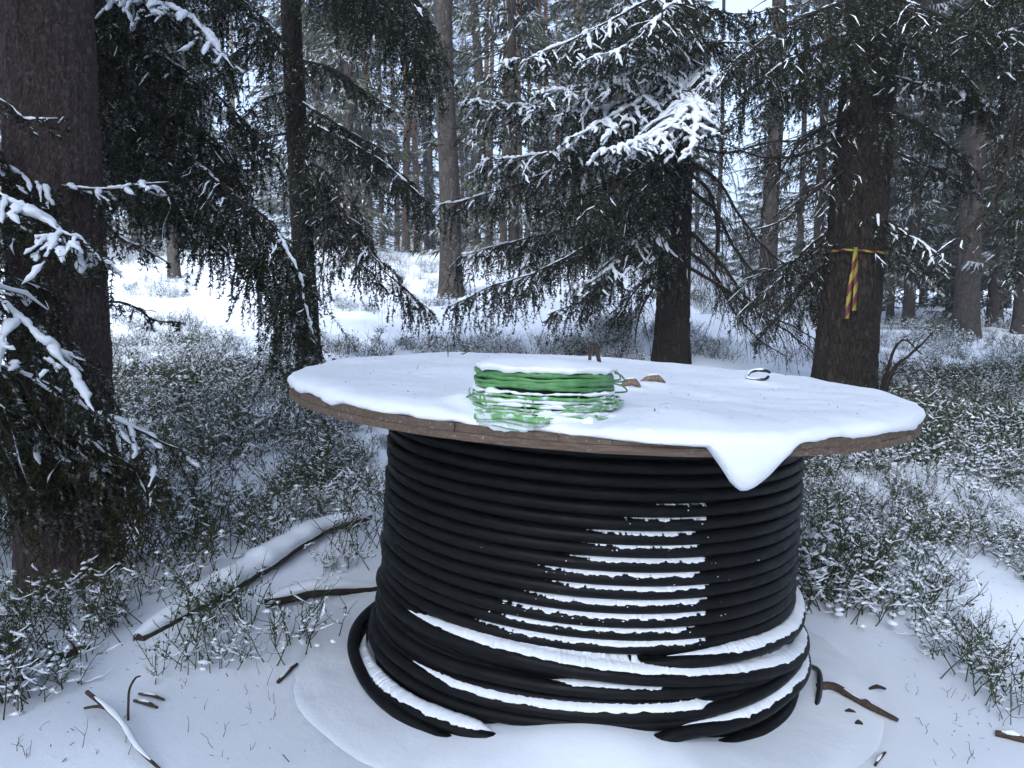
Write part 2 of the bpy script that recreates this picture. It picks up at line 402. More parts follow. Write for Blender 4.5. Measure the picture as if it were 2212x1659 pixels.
def cyl(u, v, r):
    """photo point -> azimuth and height on a cylinder of radius r round the drum axis (near side)"""
    o = loc(np.array([0, 0, CZ])); d = ray(u, v) @ RMn
    A = d[0]**2+d[1]**2; Bq = 2*(o[0]*d[0]+o[1]*d[1]); C = o[0]**2+o[1]**2-r*r
    D = Bq*Bq-4*A*C; t = (-Bq-math.sqrt(max(D, 0)))/(2*A); p = o+t*d
    return math.atan2(p[1], p[0]), p[2]
def zf(zx, zy): return 731.5+zx*.496, 1228.9+zy*.496
def loop(pts, back=None):
    """closed loop of cable through photo points (u,v,r); the far side is interpolated"""
    T_, Z_, R_ = [], [], []
    for (zx, zy, r) in pts:
        t, z = cyl(*zf(zx, zy), r); T_.append(t); Z_.append(max(z, Z_B+RC)); R_.append(r)
    if back: T_.append(np.pi/2); Z_.append(back[0]); R_.append(back[1])
    T_ = np.unwrap(np.array(T_)); o = np.argsort(T_); T_, Z_, R_ = T_[o], np.array(Z_)[o], np.array(R_)[o]
    t = np.linspace(-np.pi, np.pi, 181)[:-1]
    z = np.interp(t, T_, Z_, period=2*np.pi); r = np.interp(t, T_, R_, period=2*np.pi)
    for q in range(4):
        z = (np.roll(z, 1)+2*z+np.roll(z, -1))/4; r = (np.roll(r, 1)+2*r+np.roll(r, -1))/4
    return t, r, np.maximum(z, Z_B+RC)
LOOPS = {
 'a': loop([(190, 62, .765), (240, 150, .77), (320, 222, .775), (480, 296, .785), (700, 366, .79), (900, 416, .795), (1100, 451, .80), (1300, 476, .80), (1500, 481, .80), (1700, 476, .80), (1850, 451, .805), (1980, 406, .81), (2052, 345, .81)], (.20, .78)),
 'b': loop([(180, 110, .745), (330, 280, .745), (700, 400, .745), (1200, 420, .75), (1450, 408, .775), (1600, 397, .785), (1750, 370, .79), (1900, 320, .79), (2000, 240, .79), (2022, 180, .785)], (.30, .76)),
 'c': loop([(165, 130, .765), (230, 250, .77), (400, 375, .775), (700, 470, .78), (1000, 522, .78), (1300, 540, .78), (1500, 532, .78), (1700, 510, .78), (1900, 455, .78), (1990, 380, .78)], (.14, .77)),
 'd': loop([(165, 200, .76), (240, 330, .765), (420, 450, .77), (700, 530, .775), (1000, 575, .775), (1300, 590, .775), (1600, 570, .775), (1850, 510, .775), (1960, 430, .775)], (.12, .76)),
 'e': loop([(160, 250, .785), (300, 415, .79), (500, 525, .795), (800, 602, .80), (1000, 626, .80), (1260, 638, .80), (1500, 628, .80), (1700, 592, .80), (1850, 532, .80), (1965, 440, .80)], (.09, .78)),
 'f': loop([(165, 330, .79), (300, 480, .79), (500, 585, .79), (800, 655, .79), (1100, 675, .79), (1400, 672, .79), (1700, 635, .79), (1900, 560, .79), (1990, 470, .79)], (.06, .78)),
 'g': loop([(92, 360, .835), (135, 465, .84), (235, 565, .845), (355, 632, .85), (520, 695, .85), (650, 738, .845), (900, 790, .84), (1250, 790, .83), (1500, 708, .82), (1700, 680, .82), (1850, 622, .82), (1960, 535, .82), (2040, 430, .82)], (.06, .82)),
 'h': loop([(85, 420, .865), (140, 520, .87), (235, 610, .87), (360, 690, .87), (600, 800, .87), (1200, 840, .84), (1700, 760, .80), (1950, 640, .79), (2000, 500, .79)], (.06, .84)),
}
for kx, (t, r, z) in LOOPS.items():
    mb = MB(); tubes(mb, np.stack([r*np.cos(t), r*np.sin(t), z], -1), np.full(len(t), RC*1.02), 12, closed=True, rib=rib)
    o = mb.build('loose_turn', M['cable'], cable); o['label'] = 'slack turn of black cable at the foot of the winding'

# snow lying on the cable turns
mb = MB()
def ledge(t, r, z, w, h, seed, lean=.35, lt=.30, rt_=.08, rough=1.0):
    """lumpy snow strip on top of a stretch of cable"""
    n = len(t); nz = fbm(t*30, seed*3.7, 0, seed, 3)*.9; nz2 = fbm(t*90, seed*1.7, 0, seed+5, 2)
    nz, nz2 = nz*rough, nz2*rough
    ends = np.minimum(1, np.minimum(np.arange(n)/(n*lt+1), np.arange(n)[::-1]/(n*rt_+1)))**.9
    a = np.linspace(0, 2*np.pi, 10, endpoint=False)
    ca, sa = np.cos(a), np.sin(a)
    ww = w*ends*(1+.22*nz); hh = h*ends*(1+.25*nz2)
    rr = r[:, None] + ww[:, None]*ca + (np.clip(ca, 0, 1)*(.0015*nz+.0015*nz2)[:, None])
    zz = z[:, None] + hh[:, None]*np.where(sa > 0, sa, sa*.5) - lean*ww[:, None]*ca
    V = np.stack([rr*np.cos(t)[:, None], rr*np.sin(t)[:, None], zz], -1).reshape(-1, 3)
    i = np.arange(n-1)[:, None]*10; j = np.arange(10)[None]
    mb.add(V, np.stack([i+j, i+(j+1) % 10, i+10+(j+1) % 10, i+10+j], -1).reshape(-1, 4))
for k in range(2, NT-1):
    r, z = turn_rz(k, th); p = pix(wld(np.stack([r*np.cos(th), r*np.sin(th), z], -1)))
    fr_m = np.sin(th) < -.2; vc = np.interp(1400, p[fr_m][:, 0], p[fr_m][:, 1]) if fr_m.any() else 0
    if vc < 1080 or vc > 1420: continue
    u0 = np.interp(vc, [1085, 1120, 1170, 1260, 1385], [1360, 1235, 1145, 1035, 890]) + 18*rngc.normal()
    u1 = np.interp(vc, [1085, 1115, 1300, 1400], [1465, 1540, 1537, 1525]) + 16*rngc.normal()+14
    tt = np.linspace(-2.7, -.4, 700); r, z = turn_rz(k, tt)
    p = pix(wld(np.stack([r*np.cos(tt), r*np.sin(tt), z], -1)))
    s = (p[:, 0] > u0) & (p[:, 0] < u1)
    if s.sum() < 20: continue
    t_ = tt[s]; g = np.linspace(.35, 1, len(t_)); w = .0135*np.clip(.35+.9*g, 0, 1)*np.interp(vc, [1085, 1200, 1400], [.6, .9, 1.1])
    ledge(t_, r[s]+.005, z[s]+RC*.74, w, w*.50, k+3, .35, .42, .12, .8)
    nb_ = int(len(t_)*.03); jx = rngc.integers(int(len(t_)*.28), len(t_), nb_); ro = r[s][jx]+RC*rngc.uniform(.55, .98, nb_)
    blobs(mb, np.stack([ro*np.cos(t_[jx]), ro*np.sin(t_[jx]), z[s][jx]+RC*.62-(ro-r[s][jx]-RC*.55)*.9], -1), rngc.uniform(.0018, .0042, nb_), 0, k, .9)
def on_loop(kx, ua, ub, w, h, dr, dz, seed):
    t, r, z = LOOPS[kx]; tt = np.linspace(-3.12, -.02, 1100)
    r2 = np.interp(tt, t, r, period=2*np.pi); z2 = np.interp(tt, t, z, period=2*np.pi)
    p = pix(wld(np.stack([r2*np.cos(tt), r2*np.sin(tt), z2], -1))); s = (p[:, 0] > ua) & (p[:, 0] < ub)
    if s.sum() < 10: return
    x = np.linspace(0, 1, s.sum())
    ledge(tt[s], r2[s]+dr, z2[s]+dz, np.full(s.sum(), w), np.full(s.sum(), h), seed, .25, .22, .05, .55)
on_loop('a', 838, 1752, .026, .016, -.014, RC*.95, 31); on_loop('a', 880, 1720, .040, .020, -.036, RC*1.0, 33)
on_loop('a', 1000, 1620, .040, .024, -.050, RC*1.2, 43)
on_loop('b', 1440, 1738, .022, .014, -.006, RC*.95, 35)
on_loop('c', 1180, 1440, .018, .010, -.004, RC*.85, 37)
on_loop('e', 880, 1545, .021, .013, -.006, RC*.95, 39)
on_loop('g', 768, 1060, .024, .014, -.010, RC*.9, 41); on_loop('g', 1470, 1746, .022, .013, -.008, RC*.9, 45)
rs = np.random.default_rng(5); q = rs.uniform(-2.3, -.9, 60); kk = rs.integers(8, 22, 60)
Cb = []
for t_, k_ in zip(q, kk):
    r_, z_ = turn_rz(int(k_), np.array([t_])); Cb.append([(r_[0]+.018)*math.cos(t_), (r_[0]+.018)*math.sin(t_), z_[0]+rs.uniform(-.01, .01)])
blobs(mb, Cb, rs.uniform(.001, .0035, 60), 0, 3)
o = mb.build('cable_snow', M['snow']); o.location = drum.location; o.rotation_euler = drum.rotation_euler
tag(o, 'thin lines of snow resting on the turns of black cable', 'snow', kind='stuff')

# snow on the upper flange
ZS = Z_T+.042
def top_snow(x, y):
    """snow depth over the top flange, drum frame"""
    h = .034 + .011*noise(x*2.2, y*2.2, 0, 21) + .006*noise(x*6, y*6, 0, 22) + .002*noise(x*15, y*15, 0, 24) + .0012*noise(x*40, y*40, 0, 23)
    cx, cy = ROLL
    d = np.hypot(x-cx, y-cy)
    h = h + (.014+.016*sstep(-.1, .15, y-cy))*np.exp(-((d-.21)/.05)**2)*(.6+.5*noise(x*9, y*9, 0, 25)) - .012*sstep(.0, -.12, y-cy)*(1-sstep(.24, .30, d))
    h = h + .022*np.exp(-(((x-cx-.30)/.16)**2+((y-cy+.08)/.10)**2))
    for (bx, by, s, a_) in BUMPS: h = h + a_*np.exp(-((x-bx)**2+(y-by)**2)/s**2)
    return h
def fl(u, v):
    """photo point -> drum frame on the snow of the upper flange"""
    o_ = loc(np.array([0, 0, CZ])); d = ray(u, v) @ RMn; t = (ZS+.03-o_[2])/d[2]; return (o_+t*d)[:2]
ROLL = loc(np.array([.084, 2.235, 1.1]))[:2]
STRAP = fl(1637, 826); BITA = fl(1362, 842); BITB = fl(1410, 833); POST = fl(1279, 796)
BUMPS = [(STRAP[0]-.02, STRAP[1], .07, .014), (BITA[0], BITA[1]+.03, .06, .012), (BITB[0], BITB[1]+.02, .07, .014), (POST[0], POST[1], .05, .008), (STRAP[0]-.25, STRAP[1]-.02, .10, .008)]
mb = MB(); NA = 420
th_ = np.linspace(-np.pi, np.pi, NA, endpoint=False)
tq = np.linspace(-np.pi+.3, -.3, 4000); uq = pix(wld(np.stack([1.11*np.cos(tq), 1.11*np.sin(tq), np.full(4000, ZS)], -1)))[:, 0]; lobe_t = tq[np.abs(uq-1618).argmin()]
dt = (th_-lobe_t)
xl = np.clip(dt/np.where(dt < 0, .125, .145), -1, 1); lobe = np.cos(xl*np.pi/2)**1.7
edge = R_F + .012 - .008*(.5+.5*noise(th_*9, 0, 0, 31)) - .020*np.clip(noise(th_*3.1, 4, 0, 32)-.25, 0, 1) + .016*np.exp(-(dt/.17)**2)
netdip = np.exp(-((th_-math.atan2(ROLL[1], ROLL[0]))/.11)**2)
edge = edge - .02*netdip
drop = .012 + .010*noise(th_*11, 2, 0, 33)
rows = []
for s in np.linspace(0, 1, 70)**.75:
    r = s*(edge-.022); x, y = r*np.cos(th_), r*np.sin(th_)
    rows.append(np.stack([x, y, ZS+top_snow(x, y)*np.where(r > edge-.10, 1-.25*((r-(edge-.10))/.08)**2, 1)], -1))
hz = rows[-1][:, 2]-ZS
fine = .0025*noise(th_*130, 0, 0, 35)+.002*noise(th_*60, 0, 0, 36)
shoulder = .16*np.exp(-(dt/np.where(dt < 0, .42, .20))**2); D_l = .122*np.maximum(lobe, shoulder)+.006*lobe*noise(th_*26, 0, 0, 39)
bl = np.maximum(sstep(.0, .22, lobe), sstep(.02, .13, shoulder)*.8)
rim_p = ((.012, .86, 0), (.019, .62, 0), (.022, .35, 0), (.020, .10, 0), (.014, .003, 0), (.008, .003, 0), (.004, .002, 0), (.0, .002, 0), (-.004, .002, 0), (-.006, .001, 0), (-.008, .001, 0), (-.010, .001, 0))
ton_p = ((.013, .93, 0), (.025, .76, 0), (.034, .50, 0), (.040, .22, 0), (.044, .0, .05), (.046, 0, .28), (.046, 0, .52), (.041, 0, .75), (.030, 0, .92), (.016, 0, 1.0), (.004, 0, .9), (-.004, 0, .3))
for (d1, z1, _), (d2, z2, s2) in zip(rim_p, ton_p):
    r = edge-.022+fine*(1-.5*bl)+d1*(1-bl)+d2*bl
    sag = -.010*(1-z1)*(.5+noise(th_*14, 3, 0, 38))*(d1 > .01)
    rows.append(np.stack([r*np.cos(th_), r*np.sin(th_), ZS+(hz*z1+sag)*(1-bl)+bl*(hz*z2-D_l*s2)+.002*bl*noise(th_*55, s2*7, 0, 37)], -1))
V = np.stack(rows); nr = len(rows)
i = np.arange(nr-1)[:, None]*NA; j = np.arange(NA)[None]
mb.add(V.reshape(-1, 3), np.stack([i+j, i+NA+j, i+NA+(j+1) % NA, i+(j+1) % NA], -1).reshape(-1, 4))
o = mb.build('drum_top_snow', M['snow']); o.location = drum.location; o.rotation_euler = drum.rotation_euler
tag(o, 'smooth blanket of snow on the drum top with a tongue hanging over', 'snow', kind='stuff')

# snow drifted over the lower flange
mb = MB(); NA = 260; th_ = np.linspace(-np.pi, np.pi, NA, endpoint=False); rows = []
front = np.exp(-((th_+1.60)/.40)**2) + .25*np.exp(-((th_+1.6)/.8)**2)
leftw = np.clip(-np.cos(th_), 0, 1)
for s in np.linspace(0, 1, 34):
    r = .66 + s*(1.155+.022*noise(th_*2.2, 0, 0, 47)+.012*noise(th_*7, 0, 0, 48)-.66); d_ = np.clip((r-.78)/.36, 0, 1)
    h = .022 + front*(.095*(1-sstep(.10, .95, d_))) + .006*leftw + .010*noise(np.cos(th_)*r*2.4, np.sin(th_)*r*2.4, 0, 41) + .003*noise(np.cos(th_)*r*11, np.sin(th_)*r*11, 0, 42)
    rt = np.exp(-((th_-.05)/.35)**2); h = h - .010*rt*sstep(.3, .9, d_)
    h = h-.008*sstep(.98, 1.08, r)-.06*np.clip((r-1.07)/.08, 0, 2)**1.6
    rows.append(np.stack([r*np.cos(th_), r*np.sin(th_), Z_B+h], -1))
V = np.stack(rows); nr = len(rows); i = np.arange(nr-1)[:, None]*NA; j = np.arange(NA)[None]
mb.add(V.reshape(-1, 3), np.stack([i+j, i+NA+j, i+NA+(j+1) % NA, i+(j+1) % NA], -1).reshape(-1, 4))
o = mb.build('drum_foot_snow', M['ground']); o.location = drum.location; o.rotation_euler = drum.rotation_euler
tag(o, 'snow drifted over the lower flange around the cable', 'snow', kind='stuff')

# ------------------------------------------------------------------ roll of green netting on the drum
roll = empty('netting_roll'); roll.rotation_euler = (RM @ Matrix.Rotation(-.05, 3, 'X') @ Matrix.Rotation(-.01, 3, 'Y')).to_euler()
rc_ = wld(np.array([ROLL[0], ROLL[1], ZS+.014])); roll.location = rc_; roll.scale = (1.02, 1.02, 1.22)
tag(roll, 'flat roll of green plastic netting half buried in snow on the drum', 'netting')
t = np.linspace(0, 2*np.pi, 160, endpoint=False)
def strand(z0, r0, hgt, thick, seed, mt, wob=.006, wz=.004, cx=0, cy=0):
    mb = MB(); r = r0+wob*noise(np.cos(t)*2.2+seed, np.sin(t)*2.2, 0, seed)+.4*wob*noise(np.cos(t)*7+seed, np.sin(t)*7, 0, seed+1)
    z = z0+wz*noise(np.cos(t)*2+seed*2, np.sin(t)*2, 0, seed+2)+.35*wz*noise(np.cos(t)*8, np.sin(t)*8+seed, 0, seed+3)
    hh = hgt*(1+.35*noise(np.cos(t)*5+seed, np.sin(t)*5, 0, seed+4))
    V = np.stack([np.stack([cx+(r+a_*thick)*np.cos(t), cy+(r+a_*thick)*np.sin(t), z+b_*hh], -1) for a_, b_ in ((.5, -.5), (.75, 0), (.5, .5), (-.5, .5), (-.5, -.5))], 1)
    i = np.arange(160)[:, None]*5; j = np.arange(5)[None]
    mb.add(V.reshape(-1, 3), np.stack([i+j, (i+5) % 800+j, (i+5) % 800+(j+1) % 5, i+(j+1) % 5], -1).reshape(-1, 4))
    return mb.build('strand', mt, roll)
mb = MB(); rows = []
for r, z in ((0, .098), (.165, .098), (.170, .055), (.162, .05), (.165, .0), (0, 0)):
    rows.append(np.stack([r*np.cos(t), r*np.sin(t), np.full(160, z)], -1))
V = np.stack(rows); i = np.arange(5)[:, None]*160; j = np.arange(160)[None]
mb.add(V.reshape(-1, 3), np.stack([i+j, i+160+j, i+160+(j+1) % 160, i+(j+1) % 160], -1).reshape(-1, 4)); mb.build('core', M['green_dark'], roll)
for q, (z0, r0) in enumerate(((.099, .176), (.090, .180), (.081, .182), (.072, .184), (.063, .183), (.0945, .172), (.077, .175))):
    strand(z0, r0, .0088, .004, 50+q*7, M['green'], .0055, .004)
for q, (z0, r0, cx, cy) in enumerate(((.048, .190, 0, -.004), (.040, .192, .004, -.004), (.030, .196, .003, -.006), (.021, .198, .0, -.01), (.011, .199, -.006, -.014), (.003, .200, -.008, -.02))):
    strand(z0, r0, .0055, .003, 150+q*9, M['green_pale'], .010, .005, cx, cy)
# cross links of the mesh, on the lower layers, and loose loops on the side
mb_l = None
rg = np.random.default_rng(8)
for q in range(46):
    a_ = rg.uniform(0, 6.28); z0 = rg.choice([.040, .030, .021, .011]); r_ = .196
    pts = [[r_*math.cos(a_), r_*math.sin(a_)-.006, z0+.010], [(r_+.003)*math.cos(a_+.02), (r_+.003)*math.sin(a_+.02)-.006, z0+.004], [r_*math.cos(a_+.05), r_*math.sin(a_+.05)-.006, z0-.003]]
    mb = MB(); tubes(mb, spline(pts, .006), .0016, 5); mb.build('mesh_link', M['green_pale'], roll)
for a_, z0, dr in ((-.15, .085, .028), (-.12, .062, .036), (-.05, .088, .018), (3.35, .03, .03)):
    c, s_ = math.cos(a_), math.sin(a_); rr = .183
    pts = [[rr*c-.004, rr*s_-.05, z0+.012], [(rr+dr*.6)*c, (rr+dr*.6)*s_-.02, z0+.006], [(rr+dr)*c, (rr+dr)*s_, z0-.006], [(rr+.3*dr)*c, (rr+.3*dr)*s_+.01, z0-.010], [rr*c-.01, rr*s_+.02, z0-.012]]
    mb = MB(); tubes(mb, spline(pts, .006), .0019, 5); mb.build('loose_strand', M['green'], roll)
# part of the net that hangs over the drum rim
for q in range(3):
    aa = np.linspace(-2.35+.03*q, -1.45-.08*q, 40); r_ = .222-.002*q
    pts = np.stack([r_*np.cos(aa)-.02, r_*np.sin(aa)-.012, .004-.010*q+.003*np.sin(aa*9+q)], -1)
    mb = MB(); tubes(mb, pts, .0028 if q == 0 else .0015, 5, squash=2.2 if q == 0 else 1); mb.build('strand', M['green_pale'], roll)
# snow caught in the roll
mb = MB(); rows = []
tw = np.linspace(0, 2*np.pi, 160, endpoint=False)
capr = .188+.004*noise(np.cos(tw)*6, np.sin(tw)*6, 0, 61)+.006*noise(np.cos(tw)*2.4, np.sin(tw)*2.4, 0, 62)
for s in np.linspace(0, 1, 24)**.7:
    r = s*(capr-.01); x, y = r*np.cos(tw), r*np.sin(tw)
    z = .108+.016*(1-s**3)+.004*noise(x*14, y*14, 0, 63)-.007*np.exp(-((x+.03)**2+(y-.02)**2)/.0007)
    rows.append(np.stack([x, y, z], -1))
for dr, z in ((.006, .107), (.010, .104), (.011, .100), (.004, .095)):
    r = capr-.01+dr; rows.append(np.stack([r*np.cos(tw), r*np.sin(tw), z+.004*noise(tw*9, z*100, 0, 64)], -1))
V = np.stack(rows); nr = len(rows); i = np.arange(nr-1)[:, None]*160; j = np.arange(160)[None]
mb.add(V.reshape(-1, 3), np.stack([i+j, i+160+j, i+160+(j+1) % 160, i+(j+1) % 160], -1).reshape(-1, 4))
mb.build('snow_cap', M['snow'], roll)
mb = MB()
for q, (z0, r0, rad) in enumerate(((.052, .180, .012), (.036, .186, .010), (.026, .188, .011), (.012, .192, .013), (.0, .200, .020))):
    g = np.clip(.75+.55*noise(np.cos(tw)*6+q*5, np.sin(tw)*6, 0, 70+q)+.2*noise(np.cos(tw)*22+q*5, np.sin(tw)*22, 0, 75+q), .12, 1.3)
    tubes(mb, np.stack([r0*np.cos(tw), r0*np.sin(tw)-.006, z0+.002*noise(tw*6, q, 0, 80)], -1), rad*g, 8, squash=.55, closed=True)
aa = np.linspace(-2.45, -1.35, 60); g = np.sin(np.linspace(0, np.pi, 60))**.5
tubes(mb, np.stack([.206*np.cos(aa)-.02, .206*np.sin(aa)-.004, np.full(60, -.004)], -1), .016*g*(1+.2*noise(aa*20, 0, 0, 81)), 8, squash=.9)
tubes(mb, np.stack([.206*np.cos(aa)-.03, .206*np.sin(aa)-.004, np.full(60, -.016)], -1)[8:48], (.011*g*(1+.2*noise(aa*24, 0, 0, 82)))[8:48], 8, squash=.9)
mb.build('packed_snow', M['snow'], roll)

# odd bits lying on the drum top
def dr3(uv, h=0.0): return wld(np.array([uv[0], uv[1], ZS+.028+h]))
def stick(name, pts, radii, m_, label, cat, group=None, k=8, ds=.02, seed=0, snow=None):
    s = spline(pts, ds); r = np.interp(np.linspace(0, 1, len(s)), np.linspace(0, 1, len(radii)), radii)
    r = r*(1+.12*noise(np.arange(len(s))*.8, seed, 0, seed)); b = s[0].copy()
    mb = MB(); tubes(mb, s-b, r, k); o_ = mb.build(name, m_); o_.location = b; tag(o_, label, cat, group)
    if snow:
        a_, b_, w = snow; mb = MB(); i0, i1 = int(a_*len(s)), max(int(b_*len(s)), int(a_*len(s))+4); ss = s[i0:i1]-b
        e = np.sin(np.linspace(.05, np.pi-.05, len(ss)))**.4
        rr = w*e*(1+(.14 if w > .03 else .3)*noise(np.arange(len(ss))*(.35 if w > .03 else .6), seed+2, 0, seed+3)); ss = ss+np.stack([0*rr, 0*rr, r[i0:i1]*.75+rr*.25], -1)
        tubes(mb, ss, rr, 8, squash=.6); mb.build('snow', M['snow'], o_)
    return o_
p0 = dr3(fl(1274, 797), -.03); stick('stub_stick', [p0, p0+[.001, 0, .07], p0+[.003, .002, .150]], [.0075, .0075, .007], M['stick'], 'short upright stick with a frosted side on the drum', 'stick', seed=2, snow=(.55, 1.0, .006))
p0 = dr3(fl(1300, 806), 0); p1 = dr3(fl(1283, 798), .110)
stick('stub_stick', [p0+[.012, -.006, -.004], p0, (p0+p1)/2, p1], [.009, .0085, .008, .008], M['stick'], 'short brown stick leaning beside the frosted upright stick', 'stick', seed=3)
for uv_, lab, wd in ((BITA, 'small curled brown bark bit poking from the drum snow beside the netting', .030), (BITB, 'larger curved brown bark piece showing through the drum snow', .042)):
    c = dr3(uv_, .018); stick('bark_piece', [c+[-wd, .01, -.006], c+[-wd*.3, 0, .010], c+[wd*.4, -.004, .011], c+[wd, .004, -.008]], [.007, .013, .012, .006], M['rope'], lab, 'bark', seed=int(wd*1000), snow=(.25, .8, .007))
c = dr3(STRAP, .026); sa = np.linspace(.2, 5.6, 40)
lp = np.stack([c[0]+.045*np.cos(sa)+.004*np.sin(3*sa), c[1]+.040*np.sin(sa), c[2]+.016*np.sin(sa+.5)+.004], -1)
st = stick('plastic_strap', lp[::3], [.006, .006], M['black'], 'black plastic strap loop sticking out of the drum snow', 'strap', seed=9)
mb = MB(); s2 = spline(lp[::3], .01)-lp[0]; tubes(mb, s2[4:-6]+[0, 0, .004], .0042*(1+.4*noise(np.arange(len(s2))*.6, 0, 0, 5))[4:-6], 7); mb.build('snow', M['snow'], st)
p0 = dr3(fl(968, 774), -.01); stick('thin_twig', [p0, p0+[.0, 0, .05], p0+[-.004, .01, .085], p0+[-.03, .02, .105], p0+[-.05, .02, .103]], [.0028, .0022, .0016, .001], M['stick'], 'thin bent twig rising from the rim of the drum snow', 'twig', seed=12)
p0 = dr3(fl(985, 768), -.004); stick('thin_twig', [p0+[-.02, 0, 0], p0+[0, 0, .006], p0+[.03, 0, .012], p0+[.07, 0, .03]], [.002, .004, .002, .001], M['stick'], 'dark twig scrap lying on the far rim of the drum snow', 'twig', seed=13)

# ------------------------------------------------------------------ sticks and logs on the ground
def gp(u, v, h=0.0):
    p = G(u, v); return p+[0, 0, h]
def drumfoot(u, v, h=0.0):
    o_ = loc(np.array([0, 0, CZ])); d = ray(u, v) @ RMn; t_ = (Z_B+.02-o_[2])/d[2]; return wld(o_+t_*d)+[0, 0, h]
stick('fallen_log', [gp(300, 1385, .0), gp(440, 1310, .02), gp(560, 1243, .03), gp(690, 1165, .04), gp(800, 1135, .05)], [.030, .034, .034, .030, .02], M['stick'], 'long slanting log buried under snow beside the drum', 'log', k=12, ds=.03, seed=21, snow=(.0, 1.0, .074))
stick('fallen_log', [gp(575, 1318, .03), gp(640, 1306, .04), gp(700, 1295, .04), gp(815, 1280, .02)], [.022, .026, .024, .015], M['twig'], 'dark short log with a snow cap pointing at the drum foot', 'log', k=10, ds=.03, seed=22, snow=(.0, 1.0, .036))
stick('fallen_branch', [gp(190, 1528, .05), gp(235, 1560, .04), gp(268, 1590, .03), gp(300, 1640, .03), gp(345, 1668, .01)], [.007, .008, .0065, .005, .004], M['stick'], 'crooked snow-topped branch lying on open snow', 'branch', seed=23, snow=(.12, .95, .011))
stick('fallen_branch', [gp(183, 1550, .03), gp(215, 1553, .04), gp(240, 1562, .04)], [.004, .005, .006], M['stick'], 'thin side twig crossing the crooked branch', 'twig', seed=24)
q0 = gp(276, 1556); stick('standing_twig', [q0-[0, 0, .02], q0+[.004, 0, .05], q0+[.01, 0, .10], q0+[.03, 0, .135], q0+[.045, 0, .14]], [.0042, .004, .0035, .0025], M['stick'], 'upright brown twig standing in the snow', 'twig', seed=25)
for (a_, b_, lab, r_) in (((290, 1520), (340, 1535), 'short dark wood chip beside the upright twig', .007), ((300, 1505), (355, 1518), 'second dark wood chip above the short one', .006), ((70, 1440), (195, 1405), 'low rotten branch among shrubs with snow on it', .022), ((600, 1480), (642, 1440), 'small black bit of bark on the drum flange rim', .008), ((2150, 1590), (2230, 1612), 'dark stick half sunk in the open snow', .014), ((1890, 1660), (1912, 1632), 'short frosted twig in the snow past the flange', .006)):
    stick('ground_stick', [gp(*a_, .01), (gp(*a_, .015)+gp(*b_, .015))/2, gp(*b_, .01)], [r_*.7, r_, r_*.6], M['stick'], lab, 'stick', seed=int(a_[0]), snow=(.15, .75, r_*.9))
stick('fallen_branch', [drumfoot(1765, 1490, .01), drumfoot(1800, 1494, .02), drumfoot(1860, 1525, .015), drumfoot(1940, 1556, .0)], [.014, .013, .012, .007], M['stick'], 'bare brown branch lying across the lower flange', 'branch', seed=27, snow=(.3, .7, .006))
stick('cable_end', [drumfoot(1752, 1440, .0), drumfoot(1768, 1468, .03), drumfoot(1770, 1500, .02), drumfoot(1762, 1530, -.005)], [.010, .010, .010, .010], M['black'], 'short thin black wire end curling beside the brown branch', 'wire', seed=28)
for (u_, v_, w_) in ((1895, 1488, .03), (1870, 1520, .016), (1835, 1540, .02), (1855, 1565, .012)):
    p_ = drumfoot(u_, v_); stick('bark_chip', [p_+[-w_, 0, .0], p_+[0, .002, .008], p_+[w_, 0, 0]], [.004, .008, .004], M['twig'], 'tiny dark bark chips scattered on the lower flange', 'bark', 'bark chips on the lower flange', seed=int(u_))

# ------------------------------------------------------------------ trees: trunks and boughs
def trunk_mesh(base, top, r0, r1, m_, parent, n=90, k=56, disp=.012, flare=.35, seed=0, vs=3.0):
    base = np.asarray(base, float); top = np.asarray(top, float); H = np.linalg.norm(top-base)
    h = np.concatenate([np.linspace(0, 5.2, n-30), np.linspace(5.2, H, 31)[1:]]); s = h/H; c = base+(top-base)*s[:, None]
    c = c + np.stack([.03*noise(h*.35, seed, 0, seed), .03*noise(h*.35, seed+9, 0, seed+1), 0*h], -1)*sstep(.5, 3, h)[:, None]
    a_ = np.linspace(0, 2*np.pi, k, endpoint=False)
    r = (r0+(r1-r0)*s)[:, None]*np.ones(k)
    r = r*(1+flare*np.exp(-h/.28)[:, None]*(1+.35*noise(np.cos(a_)*1.8+seed, np.sin(a_)*1.8, 0, seed+3)[None]))
    ca, sa_ = np.cos(a_)[None]+0*r, np.sin(a_)[None]+0*r; hh = h[:, None]+0*r
    # bark: long ridges split by vertical fissures and short cross cracks
    q = 26*r0; wob = .25*noise(ca*3, sa_*3, hh*3, seed+2)
    n1 = noise(ca*q+wob, sa_*q+wob, hh*vs*.6, seed+5); n2 = noise(ca*q*2.1, sa_*q*2.1, hh*vs*2.2, seed+6); n3 = noise(ca*q*.7, sa_*q*.7, hh*vs*2.5, seed+7)
    crack = np.clip(1-np.abs(n1)*3.2, 0, 1)+.6*np.clip(1-np.abs(n3)*5, 0, 1)
    r = r + disp*(.55*n2-1.1*crack+.35)
    V = np.stack([c[:, 0, None]+r*ca, c[:, 1, None]+r*sa_, c[:, 2, None]+0*r], -1)-base
    mb = MB(); i = np.arange(n-1)[:, None]*k; j = np.arange(k)[None]
    mb.add(V.reshape(-1, 3), np.stack([i+j, i+(j+1) % k, i+k+(j+1) % k, i+k+j], -1).reshape(-1, 4))
    return mb.build('trunk', m_, parent)

